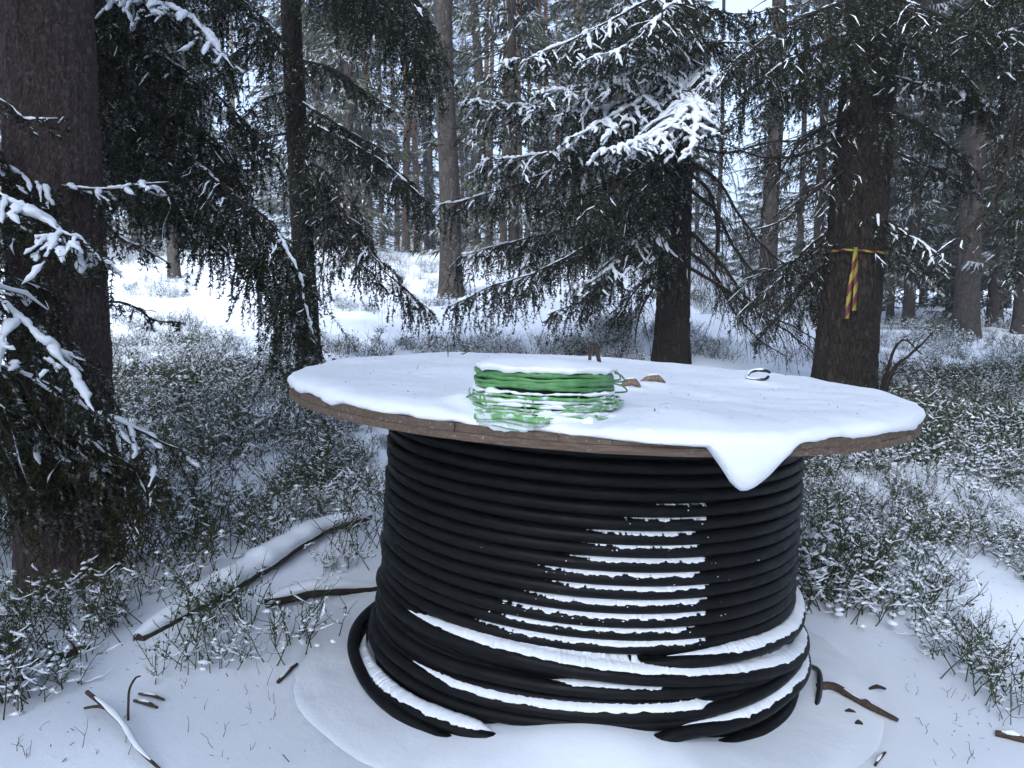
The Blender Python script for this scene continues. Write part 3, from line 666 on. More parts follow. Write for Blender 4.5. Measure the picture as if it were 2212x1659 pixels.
def bough(tree, pts, L1=.45, hang=.25, seed=0, snow=.3, nd=.005, nl=.019, nw=.0075, side=.07, phang=.6, r0=.016, bare=0.0, matn='needles', droop=.35, sw=.02, tpl=22., name='branch'):
    """one spruce limb: axis, side shoots, hanging twigs with needles, snow on top"""
    rng = np.random.default_rng(seed); org = np.array(tree.location)
    A = spline([np.asarray(p) for p in pts], .05); n = len(A)
    A = A + np.stack([.012*noise(np.arange(n)*.35, seed, 0, q+seed) for q in range(3)], -1)*np.linspace(0, 1, n)[:, None]
    T = nrm(np.gradient(A, axis=0)); seg = np.linalg.norm(np.diff(A, axis=0), axis=1); cum = np.concatenate([[0], np.cumsum(seg)]); Lt = cum[-1]
    ns = max(4, int(Lt/side)); sp = (np.arange(ns)+rng.uniform(.1, .9, ns))/ns; sp = sp*.93+.06
    sp = np.repeat(sp, 2); sg = np.tile([1., -1.], ns)
    keep = rng.uniform(0, 1, len(sp)) > .12*(1-sp)+.05; sp, sg = sp[keep], sg[keep]
    p0 = np.stack([np.interp(sp*Lt, cum, A[:, q]) for q in range(3)], -1); t0 = nrm(np.stack([np.interp(sp*Lt, cum, T[:, q]) for q in range(3)], -1))
    sd = np.cross(t0, UP+np.array([.05, .02, 0])); sd = nrm(sd)
    m_ = len(sp)
    d = nrm(t0*rng.uniform(.35, .9, (m_, 1))+sd*sg[:, None]*rng.uniform(.7, 1.1, (m_, 1))+UP*rng.uniform(-.35, .12, (m_, 1)))
    prof = np.minimum(1, sp*2.5+.25)*(1-sp)**.55+.22
    Ls = L1*prof*rng.uniform(.55, 1.15, m_)
    q = np.linspace(0, 1, 5)
    S = p0[:, None]+d[:, None]*(Ls[:, None]*q)[..., None]-UP*(droop*Ls[:, None]*q**2)[..., None]+rng.normal(0, .012, (m_, 5, 3))*q[None, :, None]
    # twigs
    nt_ = np.maximum(1, (Ls*tpl*rng.uniform(.7, 1.2, m_)).astype(int)); ib = np.repeat(np.arange(m_), nt_); K = len(ib)
    s = rng.uniform(.08, 1, K); f = s*4; i0 = np.minimum(f.astype(int), 3); fr = (f-i0)[:, None]
    tp = S[ib, i0]*(1-fr)+S[ib, i0+1]*fr; td = nrm(S[ib, i0+1]-S[ib, i0])
    hg = rng.uniform(0, 1, K) < phang; sgn = np.where(rng.uniform(0, 1, K) < .5, 1., -1.)
    pr = nrm(np.cross(td, UP+np.array([.03, .05, 0])))
    dh = nrm(-UP+rng.normal(0, .22, (K, 3))+td*.25); di = nrm(td*.75+pr*sgn[:, None]*.8+rng.normal(0, .12, (K, 3))-UP*.12)
    dd = np.where(hg[:, None], dh, di)
    Lw = np.where(hg, hang*rng.uniform(.3, 1.15, K)*(1-.35*s), np.minimum(.13, .35*Ls[ib]+.03)*rng.uniform(.5, 1.2, K))
    q4 = np.array([0, .34, .67, 1.0])
    TW = tp[:, None]+dd[:, None]*(Lw[:, None]*q4)[..., None]-UP*(np.where(hg, .0, .18)[:, None]*Lw[:, None]*q4**2)[..., None]+rng.normal(0, .010, (K, 4, 3))*q4[None, :, None]
    mb = MB()
    r = r0*(1-.85*np.linspace(0, 1, n))+.002
    tubes(mb, A-org, r, 6, 0); tubes(mb, S-org, np.broadcast_to((.0045*(1-.7*q))[None]*np.clip(Ls/.3, .5, 1.6)[:, None], (m_, 5)), 3, 0)
    tubes(mb, TW-org, np.broadcast_to(np.array([.0022, .0018, .0014, .0009])[None], (K, 4)), 3, 0)
    # needles
    kt = rng.uniform(0, 1, K) > bare; ks = rng.uniform(0, 1, m_) > bare
    SA = np.concatenate([TW[kt][:, :-1].reshape(-1, 3), S[ks][:, 1:-1].reshape(-1, 3)]); SB = np.concatenate([TW[kt][:, 1:].reshape(-1, 3), S[ks][:, 2:].reshape(-1, 3)])
    if len(SA):
        ln = np.linalg.norm(SB-SA, axis=1); nn = rng.poisson(ln/nd); ix = np.repeat(np.arange(len(SA)), nn); Kn = len(ix)
        w = rng.uniform(0, 1, (Kn, 1)); c = SA[ix]*(1-w)+SB[ix]*w; ax = nrm(SB-SA)[ix]
        rd = rng.normal(0, 1, (Kn, 3)); rd = nrm(rd-ax*(rd*ax).sum(1, keepdims=True))
        tip = c+(ax*rng.uniform(.3, .9, (Kn, 1))+rd)*nl*rng.uniform(.6, 1.25, (Kn, 1)); wd = nrm(np.cross(ax, rd)+rng.normal(0, .5, (Kn, 3)))*nw*.5
        V = np.stack([c-wd-ax*nw*.4, c+wd+ax*nw*.4, tip], 1)-org
        mb.add(V.reshape(-1, 3), np.arange(Kn*3).reshape(-1, 3), 1)
    o_ = mb.build(name, [M['twig'], M[matn]], tree, smooth=False)
    if snow > 0:
        ms = MB(); zoff = UP
        # axis
        Af = spline(A[::2] if n > 6 else A, .014); nf = len(Af); q_ = np.arange(nf)
        g = np.clip(snow*1.2-.28+.9*noise(q_*.05, seed*1.3, 0, seed+4)+.35*noise(q_*.17, seed, 0, seed+14), 0, 1)
        rr = sw*(.75 if snow >= .7 else .72)*g*(1+.5*noise(q_*.33, seed, 0, seed+6)+.4*noise(q_*.8, seed, 0, seed+7))*np.minimum(1, q_[::-1]/8)*np.minimum(1, q_/8)+1e-4
        lat = nrm(np.cross(nrm(np.gradient(Af, axis=0)), UP+np.array([1e-3, 2e-3, 0])))*(rr*.7*noise(q_*.4, seed+3, 0, seed+8))[:, None]
        tubes(ms, Af-org+lat+zoff*(np.interp(q_/nf, np.linspace(0, 1, n), r)*.7+rr*.35)[:, None], rr, 7, 0, .72)
        def strips(PL, prob, w, rad0):
            mm, pp = PL.shape[:2]; kp = rng.uniform(0, 1, mm) < prob
            PL = PL[kp]; mm = len(PL)
            if mm == 0: return
            # finer polyline
            x = np.linspace(0, pp-1, 9); i_ = np.minimum(x.astype(int), pp-2); f_ = (x-i_)[None, :, None]
            Q = PL[:, i_]*(1-f_)+PL[:, i_+1]*f_
            g_ = w*(1 if snow >= .7 else .72)*rng.uniform(.5, 1.25, (mm, 1))*rng.uniform(.45, 1.45, (mm, 9))*np.array([.5, .8, 1, 1.05, 1.05, 1, .95, .8, .35])[None]
            if snow < .7:
                kn = rng.uniform(0, 1, (mm, 5)); xx = np.linspace(0, 3.999, 9); j_ = xx.astype(int); ff = xx-j_
                g_ = g_*np.clip((kn[:, j_]*(1-ff)+kn[:, j_+1]*ff-(.58-.35*snow))*4, .0, 1)+1e-4
            tubes(ms, Q-org+zoff*(rad0+g_*.4)[..., None], g_, 6, 0, .62)
        up_ok = (S[:, -1, 2]-S[:, 0, 2]) > -.75*Ls
        strips(S[up_ok], min(1, snow*.9), sw*(.74 if snow >= .7 else .62), .003)
        strips(TW[~hg], snow*.75 if snow >= .7 else snow*.7, sw*(.6 if snow >= .7 else .46), .002)
        if snow < .7: strips(TW[hg], snow*.06, sw*.22, .002)
        ms.build('snow', M['snow'], o_)
    return o_

def px(*a): return [P(u, v, d) for (u, v, d) in a]
def tree(name, label, base, cat='tree', group=None):
    t_ = empty(name, base); tag(t_, label, cat, group); return t_
def high_crown(t_, base, top, h0, seed, Lb=2.2, n=34, H=15.0, matn='needles'):
    """the upper crown, above what the photograph shows"""
    rng = np.random.default_rng(seed); mb = MB(); base = np.asarray(base); ax = (np.asarray(top)-base)/np.linalg.norm(np.asarray(top)-base)
    for q in range(n):
        h = h0+(H-h0)*(q/n)**1.1; ph = q*2.4+rng.uniform(-.3, .3); ln = Lb*(1-.75*(h-h0)/(H-h0))*rng.uniform(.75, 1.1)
        d = np.array([math.cos(ph), math.sin(ph), 0]); x = np.linspace(0, 1, 7)[:, None]
        A = ax*h+d*ln*x+UP*(-.35*ln*x+.15*ln*x**3)
        tubes(mb, A, .02*(1-.8*x[:, 0]), 4, 0)
        m_ = int(130*ln); s = rng.uniform(.1, 1, m_); c = np.stack([np.interp(s, x[:, 0], A[:, k_]) for k_ in range(3)], -1)
        sd = np.array([-d[1], d[0], 0]); c = c+sd*(rng.uniform(-1, 1, (m_, 1))*.5*(1.1-s[:, None]))-UP*rng.uniform(0, .25, (m_, 1))
        e = nrm(-UP*.8+d*.5+rng.normal(0, .5, (m_, 3)))*rng.uniform(.12, .25, (m_, 1)); w = nrm(rng.normal(0, 1, (m_, 3)))*.03
        mb.add(np.stack([c-w, c+w, c+e], 1).reshape(-1, 3), np.arange(m_*3).reshape(-1, 3), 1)
    return mb.build('crown', [M['twig'], M[matn]], t_, smooth=False)

# A: big trunk close on the left
bA = gp(152, 1243, -.05); tA_top = bA+(P(93, 0, 4.32)-bA)*5.0
tA = tree('pine_tree', 'thick grey-brown scaly trunk rising beside snowy spruce boughs', bA)
trunk_mesh(bA, tA_top, .225, .17, M['bark_pine'], tA, n=460, k=190, disp=.009, flare=.10, seed=3, vs=9)
high_crown(tA, np.zeros(3), tA_top-bA, 8.5, 5, 2.0, 26, 15)

# E: spruce just outside the frame, its boughs reach in front of trunk A
bE = np.array([-3.05, 3.25, gz(-3.05, 3.25)]); tE = tree('spruce_tree', 'spruce whose snow-laden bough tips reach in before the thick scaly trunk', bE)
trunk_mesh(bE, bE+[-.05, .05, 14], .17, .05, M['bark_spruce'], tE, n=80, k=30, seed=13)
high_crown(tE, np.zeros(3), np.array([0, 0, 14.]), 3.8, 15, 2.0, 30, 14)
def attach(b, z, *pts): return [np.array([b[0], b[1], b[2]+z])]+list(pts)
E_ = [([(-330, 300, 3.1), (-120, 350, 3.0), (0, 425, 2.95), (100, 478, 2.9), (185, 528, 2.85)], dict(L1=.32, hang=.22, snow=1.0, sw=.025, phang=.4, droop=.5, side=.042, tpl=26)),
      ([(-330, 470, 3.1), (-100, 590, 3.05), (10, 660, 3.0), (90, 740, 2.95), (150, 810, 2.95), (205, 890, 2.9)], dict(L1=.32, hang=.30, snow=.8, sw=.026, phang=.5)),
      ([(-330, 640, 3.2), (-60, 770, 3.3), (90, 830, 3.5), (200, 890, 3.6), (300, 930, 3.65), (388, 975, 3.6)], dict(L1=.34, hang=.40, snow=.72, sw=.021, phang=.7, matn='needles_dry')),
      ([(-200, 820, 3.4), (60, 930, 3.55), (180, 985, 3.6), (240, 1030, 3.6)], dict(L1=.32, hang=.36, snow=.72, sw=.019, phang=.7, matn='needles_dry')),
      ([(-150, 900, 3.5), (120, 985, 3.65), (260, 1010, 3.7), (350, 1060, 3.65)], dict(L1=.36, hang=.34, snow=.35, sw=.015, phang=.75, matn='needles_dry')),
      ([(-330, 700, 3.2), (-100, 800, 3.1), (-20, 880, 3.0), (30, 960, 3.0)], dict(L1=.28, hang=.34, snow=.45, sw=.018, phang=.7)),
      ([(-300, 120, 3.3), (-60, 190, 3.2), (20, 235, 3.2), (60, 265, 3.2), (150, 255, 3.2)], dict(L1=.12, hang=.08, snow=.5, sw=.014, phang=.2, tpl=16)),
      ([(-330, 250, 3.5), (-60, 340, 3.9), (60, 385, 4.0), (150, 408, 4.0), (250, 412, 4.0), (370, 392, 4.05)], dict(L1=.26, hang=.42, snow=.95, sw=.021, phang=.8, tpl=26)),
      ([(-330, 330, 3.5), (-60, 450, 3.7), (60, 500, 3.9), (160, 520, 3.95), (240, 560, 3.95)], dict(L1=.28, hang=.40, snow=.3, sw=.014, phang=.8, matn='needles_dry')),
      ([(-330, 430, 3.5), (-60, 560, 3.7), (50, 610, 3.8), (150, 650, 3.9)], dict(L1=.28, hang=.36, snow=.35, sw=.014, phang=.75)),
      ([(-200, 760, 3.4), (60, 860, 3.6), (180, 930, 3.65), (280, 1010, 3.65), (330, 1090, 3.6)], dict(L1=.36, hang=.42, snow=.3, sw=.014, phang=.8, tpl=30, matn='needles_dry')),
      ([(-200, 860, 3.4), (20, 990, 3.55), (140, 1060, 3.6), (260, 1110, 3.65)], dict(L1=.30, hang=.34, snow=.2, sw=.014, phang=.8, tpl=28, matn='needles_dry')),
      ([(-200, 560, 3.5), (40, 680, 3.7), (140, 740, 3.75), (210, 820, 3.75)], dict(L1=.30, hang=.36, snow=.2, sw=.014, phang=.8, matn='needles_dry')),
      ([(-330, 120, 3.6), (-150, 200, 3.8), (-20, 300, 3.9), (30, 390, 3.9)], dict(L1=.24, hang=.40, snow=.15, sw=.014, phang=.85, matn='needles_dry'))]
for q, (pp, kw) in enumerate(E_):
    a0 = P(*pp[0]); bough(tE, [[bE[0], bE[1], a0[2]+.05]]+px(*pp), seed=100+q, nd=.0045, **kw)

# F: spruce behind trunk A, drooping curtains to the right of it
bF = at(120, 5.9); tF = tree('spruce_tree', 'dark spruce with long drooping curtains hidden behind the thick scaly trunk', bF)
trunk_mesh(bF, bF+[.0, .1, 16], .16, .06, M['bark_spruce'], tF, n=80, k=30, seed=23)
high_crown(tF, np.zeros(3), np.array([0, .1, 16.]), 5.0, 25, 2.2, 30, 15)
rF = np.random.default_rng(4)
F_ = [([(200, -20, 5.6), (310, 5, 5.3), (400, 35, 5.1), (465, 105, 5.0), (515, 162, 4.9)], dict(L1=.30, hang=.45, snow=.95, sw=.030, phang=.6)),
      ([(200, 40, 5.7), (350, 120, 5.4), (480, 215, 5.2), (600, 345, 5.1)], dict(L1=.42, hang=.55, snow=.35, sw=.018)),
      ([(190, 90, 5.8), (330, 200, 5.5), (440, 300, 5.3), (540, 420, 5.2)], dict(L1=.45, hang=.55, snow=.22)),
      ([(195, 170, 5.8), (340, 280, 5.4), (480, 400, 5.1), (590, 490, 5.0), (645, 590, 4.9), (678, 740, 4.85)], dict(L1=.34, hang=.55, snow=.55, sw=.018, phang=.7)),
      ([(195, 240, 5.8), (330, 330, 5.4), (450, 440, 5.2), (560, 560, 5.1), (620, 680, 5.0)], dict(L1=.36, hang=.55, snow=.3, sw=.016, phang=.75)),
      ([(195, 300, 5.8), (290, 370, 5.6), (390, 440, 5.5), (470, 500, 5.4)], dict(L1=.36, hang=.35, snow=.3, phang=.7, matn='needles_dry')),
      ([(195, 360, 5.8), (270, 420, 5.6), (340, 450, 5.5), (420, 470, 5.4)], dict(L1=.32, hang=.30, snow=.25, phang=.7)),
      ([(200, -120, 5.8), (380, -70, 5.5), (520, 0, 5.3), (600, 90, 5.2)], dict(L1=.42, hang=.60, snow=.3)),
      ([(195, 100, 5.9), (260, 170, 5.7), (330, 250, 5.7), (400, 350, 5.6)], dict(L1=.40, hang=.50, snow=.15)),
      ([(195, -40, 5.9), (270, 30, 5.7), (350, 110, 5.6), (430, 200, 5.5)], dict(L1=.40, hang=.50, snow=.2)),
      ([(560, 480, 5.0), (610, 560, 4.9), (640, 660, 4.85), (660, 770, 4.8)], dict(L1=.22, hang=.62, snow=.12, phang=.85, tpl=30)),
      ([(195, 470, 5.9), (270, 520, 5.6), (330, 545, 5.5), (370, 575, 5.5)], dict(L1=.18, hang=.16, snow=.3, phang=.5, bare=.3)),
      ([(240, 650, 5.2), (330, 690, 5.2), (400, 700, 5.2)], dict(L1=.16, hang=.14, snow=.3, phang=.5, bare=.35))]
for q, (pp, kw) in enumerate(F_):
    a0 = P(*pp[0]); kw.setdefault('sw', .016)
    start = [[bF[0], bF[1], max(a0[2], bF[2]+.3)]] if q not in (10, 12) else ([P(480, 400, 5.1)] if q == 10 else [[bF[0], bF[1], bF[2]+.9]])
    bough(tF, start+px(*pp), seed=200+q, nd=.0055, nl=.021, nw=.009, tpl=kw.pop('tpl', 28), **kw)

# B: slim dark trunk
bB = at(668, 9.0); topB = bB+(P(628, 0, 9.1)-bB)*3.2
tB = tree('spruce_tree', 'slim dark spruce with a straight trunk behind the drum edge', bB)
trunk_mesh(bB, topB, .125, .05, M['bark_spruce'], tB, n=240, k=56, disp=.007, flare=.3, seed=33, vs=8)
high_crown(tB, np.zeros(3), topB-bB, 6.0, 35, 1.9, 30, 14)
def on(b, t, v, d0):
    """point of a leaning trunk at photo height v"""
    b = np.asarray(b); t = np.asarray(t); z = P(0, v, d0)[2]; s = (z-b[2])/(t[2]-b[2]); return b+(t-b)*s
B_ = [(-150, [(760, -110, 8.3), (850, -40, 7.8), (915, 40, 7.5), (945, 140, 7.4)], dict(L1=.55, hang=.75, snow=.2, phang=.8, tpl=26)),
      (-100, [(740, -60, 8.5), (820, 10, 8.0), (880, 80, 7.7), (915, 180, 7.6)], dict(L1=.50, hang=.70, snow=.15, phang=.8, tpl=26)),
      (250, [(740, 300, 8.5), (820, 345, 8.2), (880, 395, 8.0), (925, 440, 7.9)], dict(L1=.45, hang=.42, snow=.35, phang=.7)),
      (210, [(730, 270, 8.7), (800, 310, 8.4), (850, 340, 8.3)], dict(L1=.42, hang=.40, snow=.3, phang=.7)),
      (340, [(710, 380, 8.7), (755, 480, 8.4), (820, 570, 8.2), (880, 630, 8.1), (940, 682, 8.0)], dict(L1=.45, hang=.42, snow=.35, phang=.65)),
      (420, [(720, 470, 8.8), (770, 560, 8.6), (830, 620, 8.5)], dict(L1=.45, hang=.40, snow=.3, phang=.6, bare=.2)),
      (120, [(720, 150, 8.6), (790, 200, 8.4), (850, 240, 8.3)], dict(L1=.4, hang=.30, snow=.3, phang=.6, bare=.25)),
      (310, [(740, 345, 9.2), (830, 380, 9.4), (900, 410, 9.5)], dict(L1=.4, hang=.25, snow=.3, phang=.4, bare=.7)),
      (190, [(570, 215, 8.8), (530, 250, 8.6), (500, 300, 8.5)], dict(L1=.45, hang=.4, snow=.3, bare=.2)),
      (70, [(560, 90, 8.8), (500, 120, 8.6), (440, 180, 8.4)], dict(L1=.5, hang=.5, snow=.3, bare=.2)),
      (-60, [(560, -40, 8.9), (480, 0, 8.7), (420, 60, 8.6)], dict(L1=.5, hang=.55, snow=.25)),
      (280, [(570, 300, 9.2), (520, 330, 9.4), (480, 380, 9.5)], dict(L1=.4, hang=.35, snow=.3, bare=.4)),
      (330, [(690, 400, 8.6), (700, 520, 8.3), (690, 640, 8.2)], dict(L1=.35, hang=.45, snow=.3, phang=.7)),
      (560, [(620, 620, 8.6), (600, 700, 8.5), (590, 760, 8.5)], dict(L1=.35, hang=.4, snow=.2, phang=.7))]
for q, (v0, pp, kw) in enumerate(B_):
    bough(tB, [on(bB, topB, v0, 9.0)]+px(*pp), seed=300+q, nd=.0085, nl=.026, nw=.013, sw=.020, side=.085, tpl=kw.pop('tpl', 22), **kw)

# C: spruce behind the drum, big snowy boughs
bC = at(1450, 9.5); topC = bC+(P(1478, 0, 9.7)-bC)*3.0
tC = tree('spruce_tree', 'spruce behind the drum with heavily snow-laden boughs and a dark trunk', bC)
trunk_mesh(bC, topC, .195, .07, M['bark_spruce'], tC, n=260, k=84, disp=.009, flare=.18, seed=43, vs=8)
high_crown(tC, np.zeros(3), topC-bC, 6.2, 45, 2.4, 34, 15)
C_ = [(-60, [(1380, 10, 8.9), (1290, 60, 8.6), (1190, 105, 8.4), (1085, 140, 8.2)], dict(L1=.6, hang=.35, snow=.86, sw=.026)),
      (60, [(1400, 140, 8.9), (1320, 175, 8.6), (1240, 190, 8.4), (1165, 200, 8.2)], dict(L1=.60, hang=.25, snow=.95, sw=.032, phang=.35)),
      (100, [(1420, 190, 8.8), (1340, 240, 8.4), (1270, 280, 8.1), (1215, 305, 8.0)], dict(L1=.50, hang=.25, snow=.95, sw=.036, phang=.4)),
      (130, [(1470, 200, 8.6), (1480, 235, 8.0), (1440, 280, 7.5), (1370, 310, 7.2), (1290, 330, 7.0)], dict(L1=.46, hang=.25, snow=.95, sw=.036, phang=.4)),
      (120, [(1490, 200, 8.7), (1500, 235, 7.9), (1500, 290, 7.4), (1492, 345, 7.2)], dict(L1=.34, hang=.2, snow=.95, sw=.038, phang=.35)),
      (20, [(1430, 60, 8.8), (1380, 90, 8.3), (1330, 110, 8.0), (1240, 140, 7.8)], dict(L1=.5, hang=.4, snow=.86, sw=.026)),
      (150, [(1380, 210, 9.0), (1250, 240, 8.7), (1100, 225, 8.5), (1005, 218, 8.4)], dict(L1=.6, hang=.45, snow=.75, sw=.026)),
      (200, [(1370, 270, 9.0), (1250, 310, 8.6), (1130, 340, 8.4), (1030, 345, 8.3)], dict(L1=.6, hang=.5, snow=.7, sw=.024)),
      (240, [(1370, 310, 9.0), (1240, 350, 8.7), (1110, 400, 8.5), (990, 435, 8.4), (890, 458, 8.3)], dict(L1=.5, hang=.45, snow=.65, sw=.022)),
      (300, [(1360, 370, 9.0), (1260, 420, 8.7), (1150, 450, 8.6)], dict(L1=.6, hang=.55, snow=.3)),
      (280, [(1400, 350, 8.8), (1330, 400, 8.3), (1270, 460, 8.0)], dict(L1=.55, hang=.55, snow=.25)),
      (330, [(1380, 420, 9.2), (1290, 470, 9.2), (1200, 500, 9.2), (1080, 530, 9.2), (985, 555, 9.2)], dict(L1=.65, hang=.55, snow=.65, sw=.022)),
      (380, [(1360, 470, 8.9), (1250, 540, 8.6), (1150, 590, 8.5), (1060, 620, 8.4), (965, 668, 8.3)], dict(L1=.6, hang=.5, snow=.3)),
      (440, [(1380, 520, 8.8), (1290, 600, 8.5), (1220, 620, 8.3)], dict(L1=.4, hang=.4, snow=.85, sw=.030, phang=.4)),
      (460, [(1360, 560, 9.0), (1270, 640, 8.9), (1180, 680, 8.8)], dict(L1=.55, hang=.4, snow=.3)),
      (420, [(1390, 500, 9.8), (1320, 570, 10.0), (1240, 640, 10.2)], dict(L1=.5, hang=.4, snow=.4)),
      (560, [(1390, 610, 9.2), (1350, 660, 9.1), (1330, 700, 9.0)], dict(L1=.4, hang=.35, snow=.25)),
      (60, [(1540, 90, 9.0), (1620, 90, 8.7), (1690, 70, 8.4)], dict(L1=.5, hang=.35, snow=.6, sw=.026)),
      (110, [(1540, 160, 8.8), (1600, 150, 8.3), (1640, 120, 8.0)], dict(L1=.4, hang=.3, snow=.7, sw=.03)),
      (-20, [(1540, 20, 9.0), (1610, 30, 8.7), (1700, 10, 8.5)], dict(L1=.5, hang=.4, snow=.4)),
      (0, [(1450, 10, 8.6), (1420, 40, 7.8), (1400, 90, 7.4)], dict(L1=.5, hang=.4, snow=.6, sw=.028))]
for q, (v0, pp, kw) in enumerate(C_):
    kw.setdefault('sw', .02)
    bough(tC, [on(bC, topC, v0, 9.5)]+px(*pp), seed=400+q, nd=.0085, nl=.026, nw=.013, side=.085, **kw)
# bare arching lower limbs of C
CB = [(330, [(1550, 390, 9.4), (1600, 470, 9.3), (1680, 560, 9.2), (1780, 605, 9.0)]), (390, [(1540, 450, 9.4), (1590, 540, 9.4), (1660, 620, 9.3), (1740, 680, 9.2)]),
      (470, [(1550, 560, 9.4), (1620, 650, 9.2), (1700, 700, 9.1), (1770, 735, 9.0)]), (560, [(1560, 620, 9.3), (1640, 680, 9.1), (1720, 730, 8.9), (1790, 795, 8.8)]),
      (520, [(1540, 590, 9.5), (1590, 680, 9.6), (1650, 740, 9.6), (1700, 770, 9.6)]), (360, [(1530, 410, 9.5), (1550, 500, 9.7), (1545, 590, 9.8), (1560, 660, 9.8)]),
      (460, [(1390, 480, 9.4), (1320, 560, 9.3), (1270, 610, 9.2)]), (300, [(1560, 330, 9.4), (1650, 310, 9.3), (1760, 300, 9.2)]),
      (400, [(1380, 500, 9.7), (1300, 520, 9.9), (1200, 560, 10)]), (600, [(1400, 640, 9.3), (1380, 690, 9.2), (1370, 740, 9.2)])]
for q, (v0, pp) in enumerate(CB):
    bough(tC, [on(bC, topC, v0, 9.5)]+px(*pp), seed=450+q, L1=.5, hang=.22, snow=.28, nd=.012, nl=.02, nw=.008, sw=.013, side=.10, tpl=14, phang=.7, bare=.72, r0=.022, droop=.6)

# D: large spruce with striped tape
bD = at(1822, 8.0); topD = bD+(P(1890, 0, 8.2)-bD)*3.6
tD = tree('spruce_tree', 'large dark spruce with striped tape tied around its trunk', bD)
trunk_mesh(bD, topD, .29, .12, M['bark_spruce'], tD, n=300, k=130, disp=.011, flare=.32, seed=53, vs=8)
high_crown(tD, np.zeros(3), topD-bD, 6.0, 55, 2.6, 34, 15)
D_ = [(-40, [(1750, 30, 7.6), (1660, 80, 7.3), (1580, 150, 7.1)], dict(L1=.55, hang=.4, snow=.4)),
      (40, [(1740, 110, 7.6), (1650, 170, 7.3), (1590, 230, 7.2)], dict(L1=.55, hang=.4, snow=.3)),
      (120, [(1730, 180, 7.6), (1640, 230, 7.4), (1560, 270, 7.3)], dict(L1=.5, hang=.35, snow=.35, bare=.2)),
      (-10, [(1960, 20, 7.5), (2010, 60, 7.2), (2040, 120, 7.0)], dict(L1=.4, hang=.35, snow=.3)),
      (-40, [(2000, 20, 7.6), (2090, 60, 7.3), (2170, 110, 7.1)], dict(L1=.55, hang=.45, snow=.3)),
      (60, [(1990, 110, 7.6), (2070, 160, 7.4), (2130, 230, 7.3)], dict(L1=.55, hang=.4, snow=.35)),
      (140, [(1980, 180, 7.7), (2040, 190, 7.5), (2110, 215, 7.3), (2170, 262, 7.2)], dict(L1=.28, hang=.3, snow=.85, sw=.024, phang=.5)),
      (210, [(1970, 260, 7.7), (2040, 310, 7.6), (2110, 370, 7.5)], dict(L1=.45, hang=.35, snow=.3, bare=.3)),
      (300, [(1960, 340, 7.9), (2030, 370, 7.9), (2110, 420, 7.9)], dict(L1=.45, hang=.3, snow=.3, bare=.5)),
      (430, [(1940, 490, 7.8), (1985, 520, 7.7), (2055, 575, 7.6)], dict(L1=.35, hang=.28, snow=.7, sw=.02, phang=.5)),
      (500, [(1930, 540, 7.9), (1990, 560, 7.8), (2040, 600, 7.7)], dict(L1=.35, hang=.3, snow=.4, bare=.2)),
      (260, [(1740, 330, 7.8), (1650, 340, 7.7), (1560, 310, 7.6)], dict(L1=.45, hang=.2, snow=.35, bare=.8)),
      (340, [(1760, 410, 7.8), (1700, 470, 7.7), (1620, 500, 7.6)], dict(L1=.45, hang=.2, snow=.35, bare=.8)),
      (220, [(1740, 300, 7.8), (1680, 380, 7.7), (1640, 460, 7.7)], dict(L1=.45, hang=.25, snow=.3, bare=.7)),
      (450, [(1740, 540, 8.2), (1680, 610, 8.3), (1610, 660, 8.4)], dict(L1=.6, hang=.3, snow=.45, bare=.45, sw=.016)),
      (520, [(1750, 600, 8.3), (1700, 670, 8.5), (1640, 720, 8.6)], dict(L1=.6, hang=.3, snow=.45, bare=.35, sw=.016)),
      (480, [(1730, 560, 8.6), (1650, 590, 9.0), (1580, 640, 9.3)], dict(L1=.6, hang=.3, snow=.45, bare=.4, sw=.016))]
for q, (v0, pp, kw) in enumerate(D_):
    kw.setdefault('sw', .018); bough(tD, [on(bD, topD, v0, 8.0)]+px(*pp), seed=500+q, nd=.0080, nl=.025, nw=.012, side=.085, r0=.02, **kw)

# G: spruce beyond the right edge of the frame
bG = at(2420, 7.0); tG = tree('spruce_tree', 'spruce with long bare arching limbs reaching over the open snow', bG)
trunk_mesh(bG, bG+[0, 0, 15], .2, .06, M['bark_spruce'], tG, n=80, k=30, seed=63)
high_crown(tG, np.zeros(3), np.array([0, 0, 15.]), 4.6, 65, 2.3, 32, 14)
G_ = [([(2300, 130, 6.8), (2205, 220, 6.6), (2170, 380, 6.5), (2100, 490, 6.4), (2010, 552, 6.3)], dict(L1=.35, hang=.22, snow=.3, bare=.75, sw=.014)),
      ([(2300, 20, 6.8), (2200, 60, 6.6), (2120, 80, 6.4), (2060, 60, 6.3)], dict(L1=.5, hang=.35, snow=.4, bare=.15)),
      ([(2320, 60, 6.8), (2230, 130, 6.6), (2160, 160, 6.4)], dict(L1=.5, hang=.4, snow=.35)),
      ([(2320, 200, 6.8), (2240, 260, 6.6), (2190, 340, 6.5)], dict(L1=.45, hang=.4, snow=.2, bare=.1)),
      ([(2330, 290, 6.8), (2260, 380, 6.6), (2200, 470, 6.5)], dict(L1=.45, hang=.4, snow=.2, bare=.2)),
      ([(2330, -60, 6.8), (2200, -30, 6.5), (2080, 10, 6.3)], dict(L1=.55, hang=.4, snow=.3)),
      ([(2330, 420, 6.9), (2250, 520, 6.8), (2190, 600, 6.7)], dict(L1=.4, hang=.3, snow=.35, bare=.35))]
for q, (pp, kw) in enumerate(G_):
    kw.setdefault('sw', .018); a0 = P(*pp[0]); bough(tG, [[bG[0], bG[1], a0[2]+.1]]+px(*pp), seed=600+q, nd=.0075, nl=.024, nw=.011, side=.08, r0=.02, **kw)

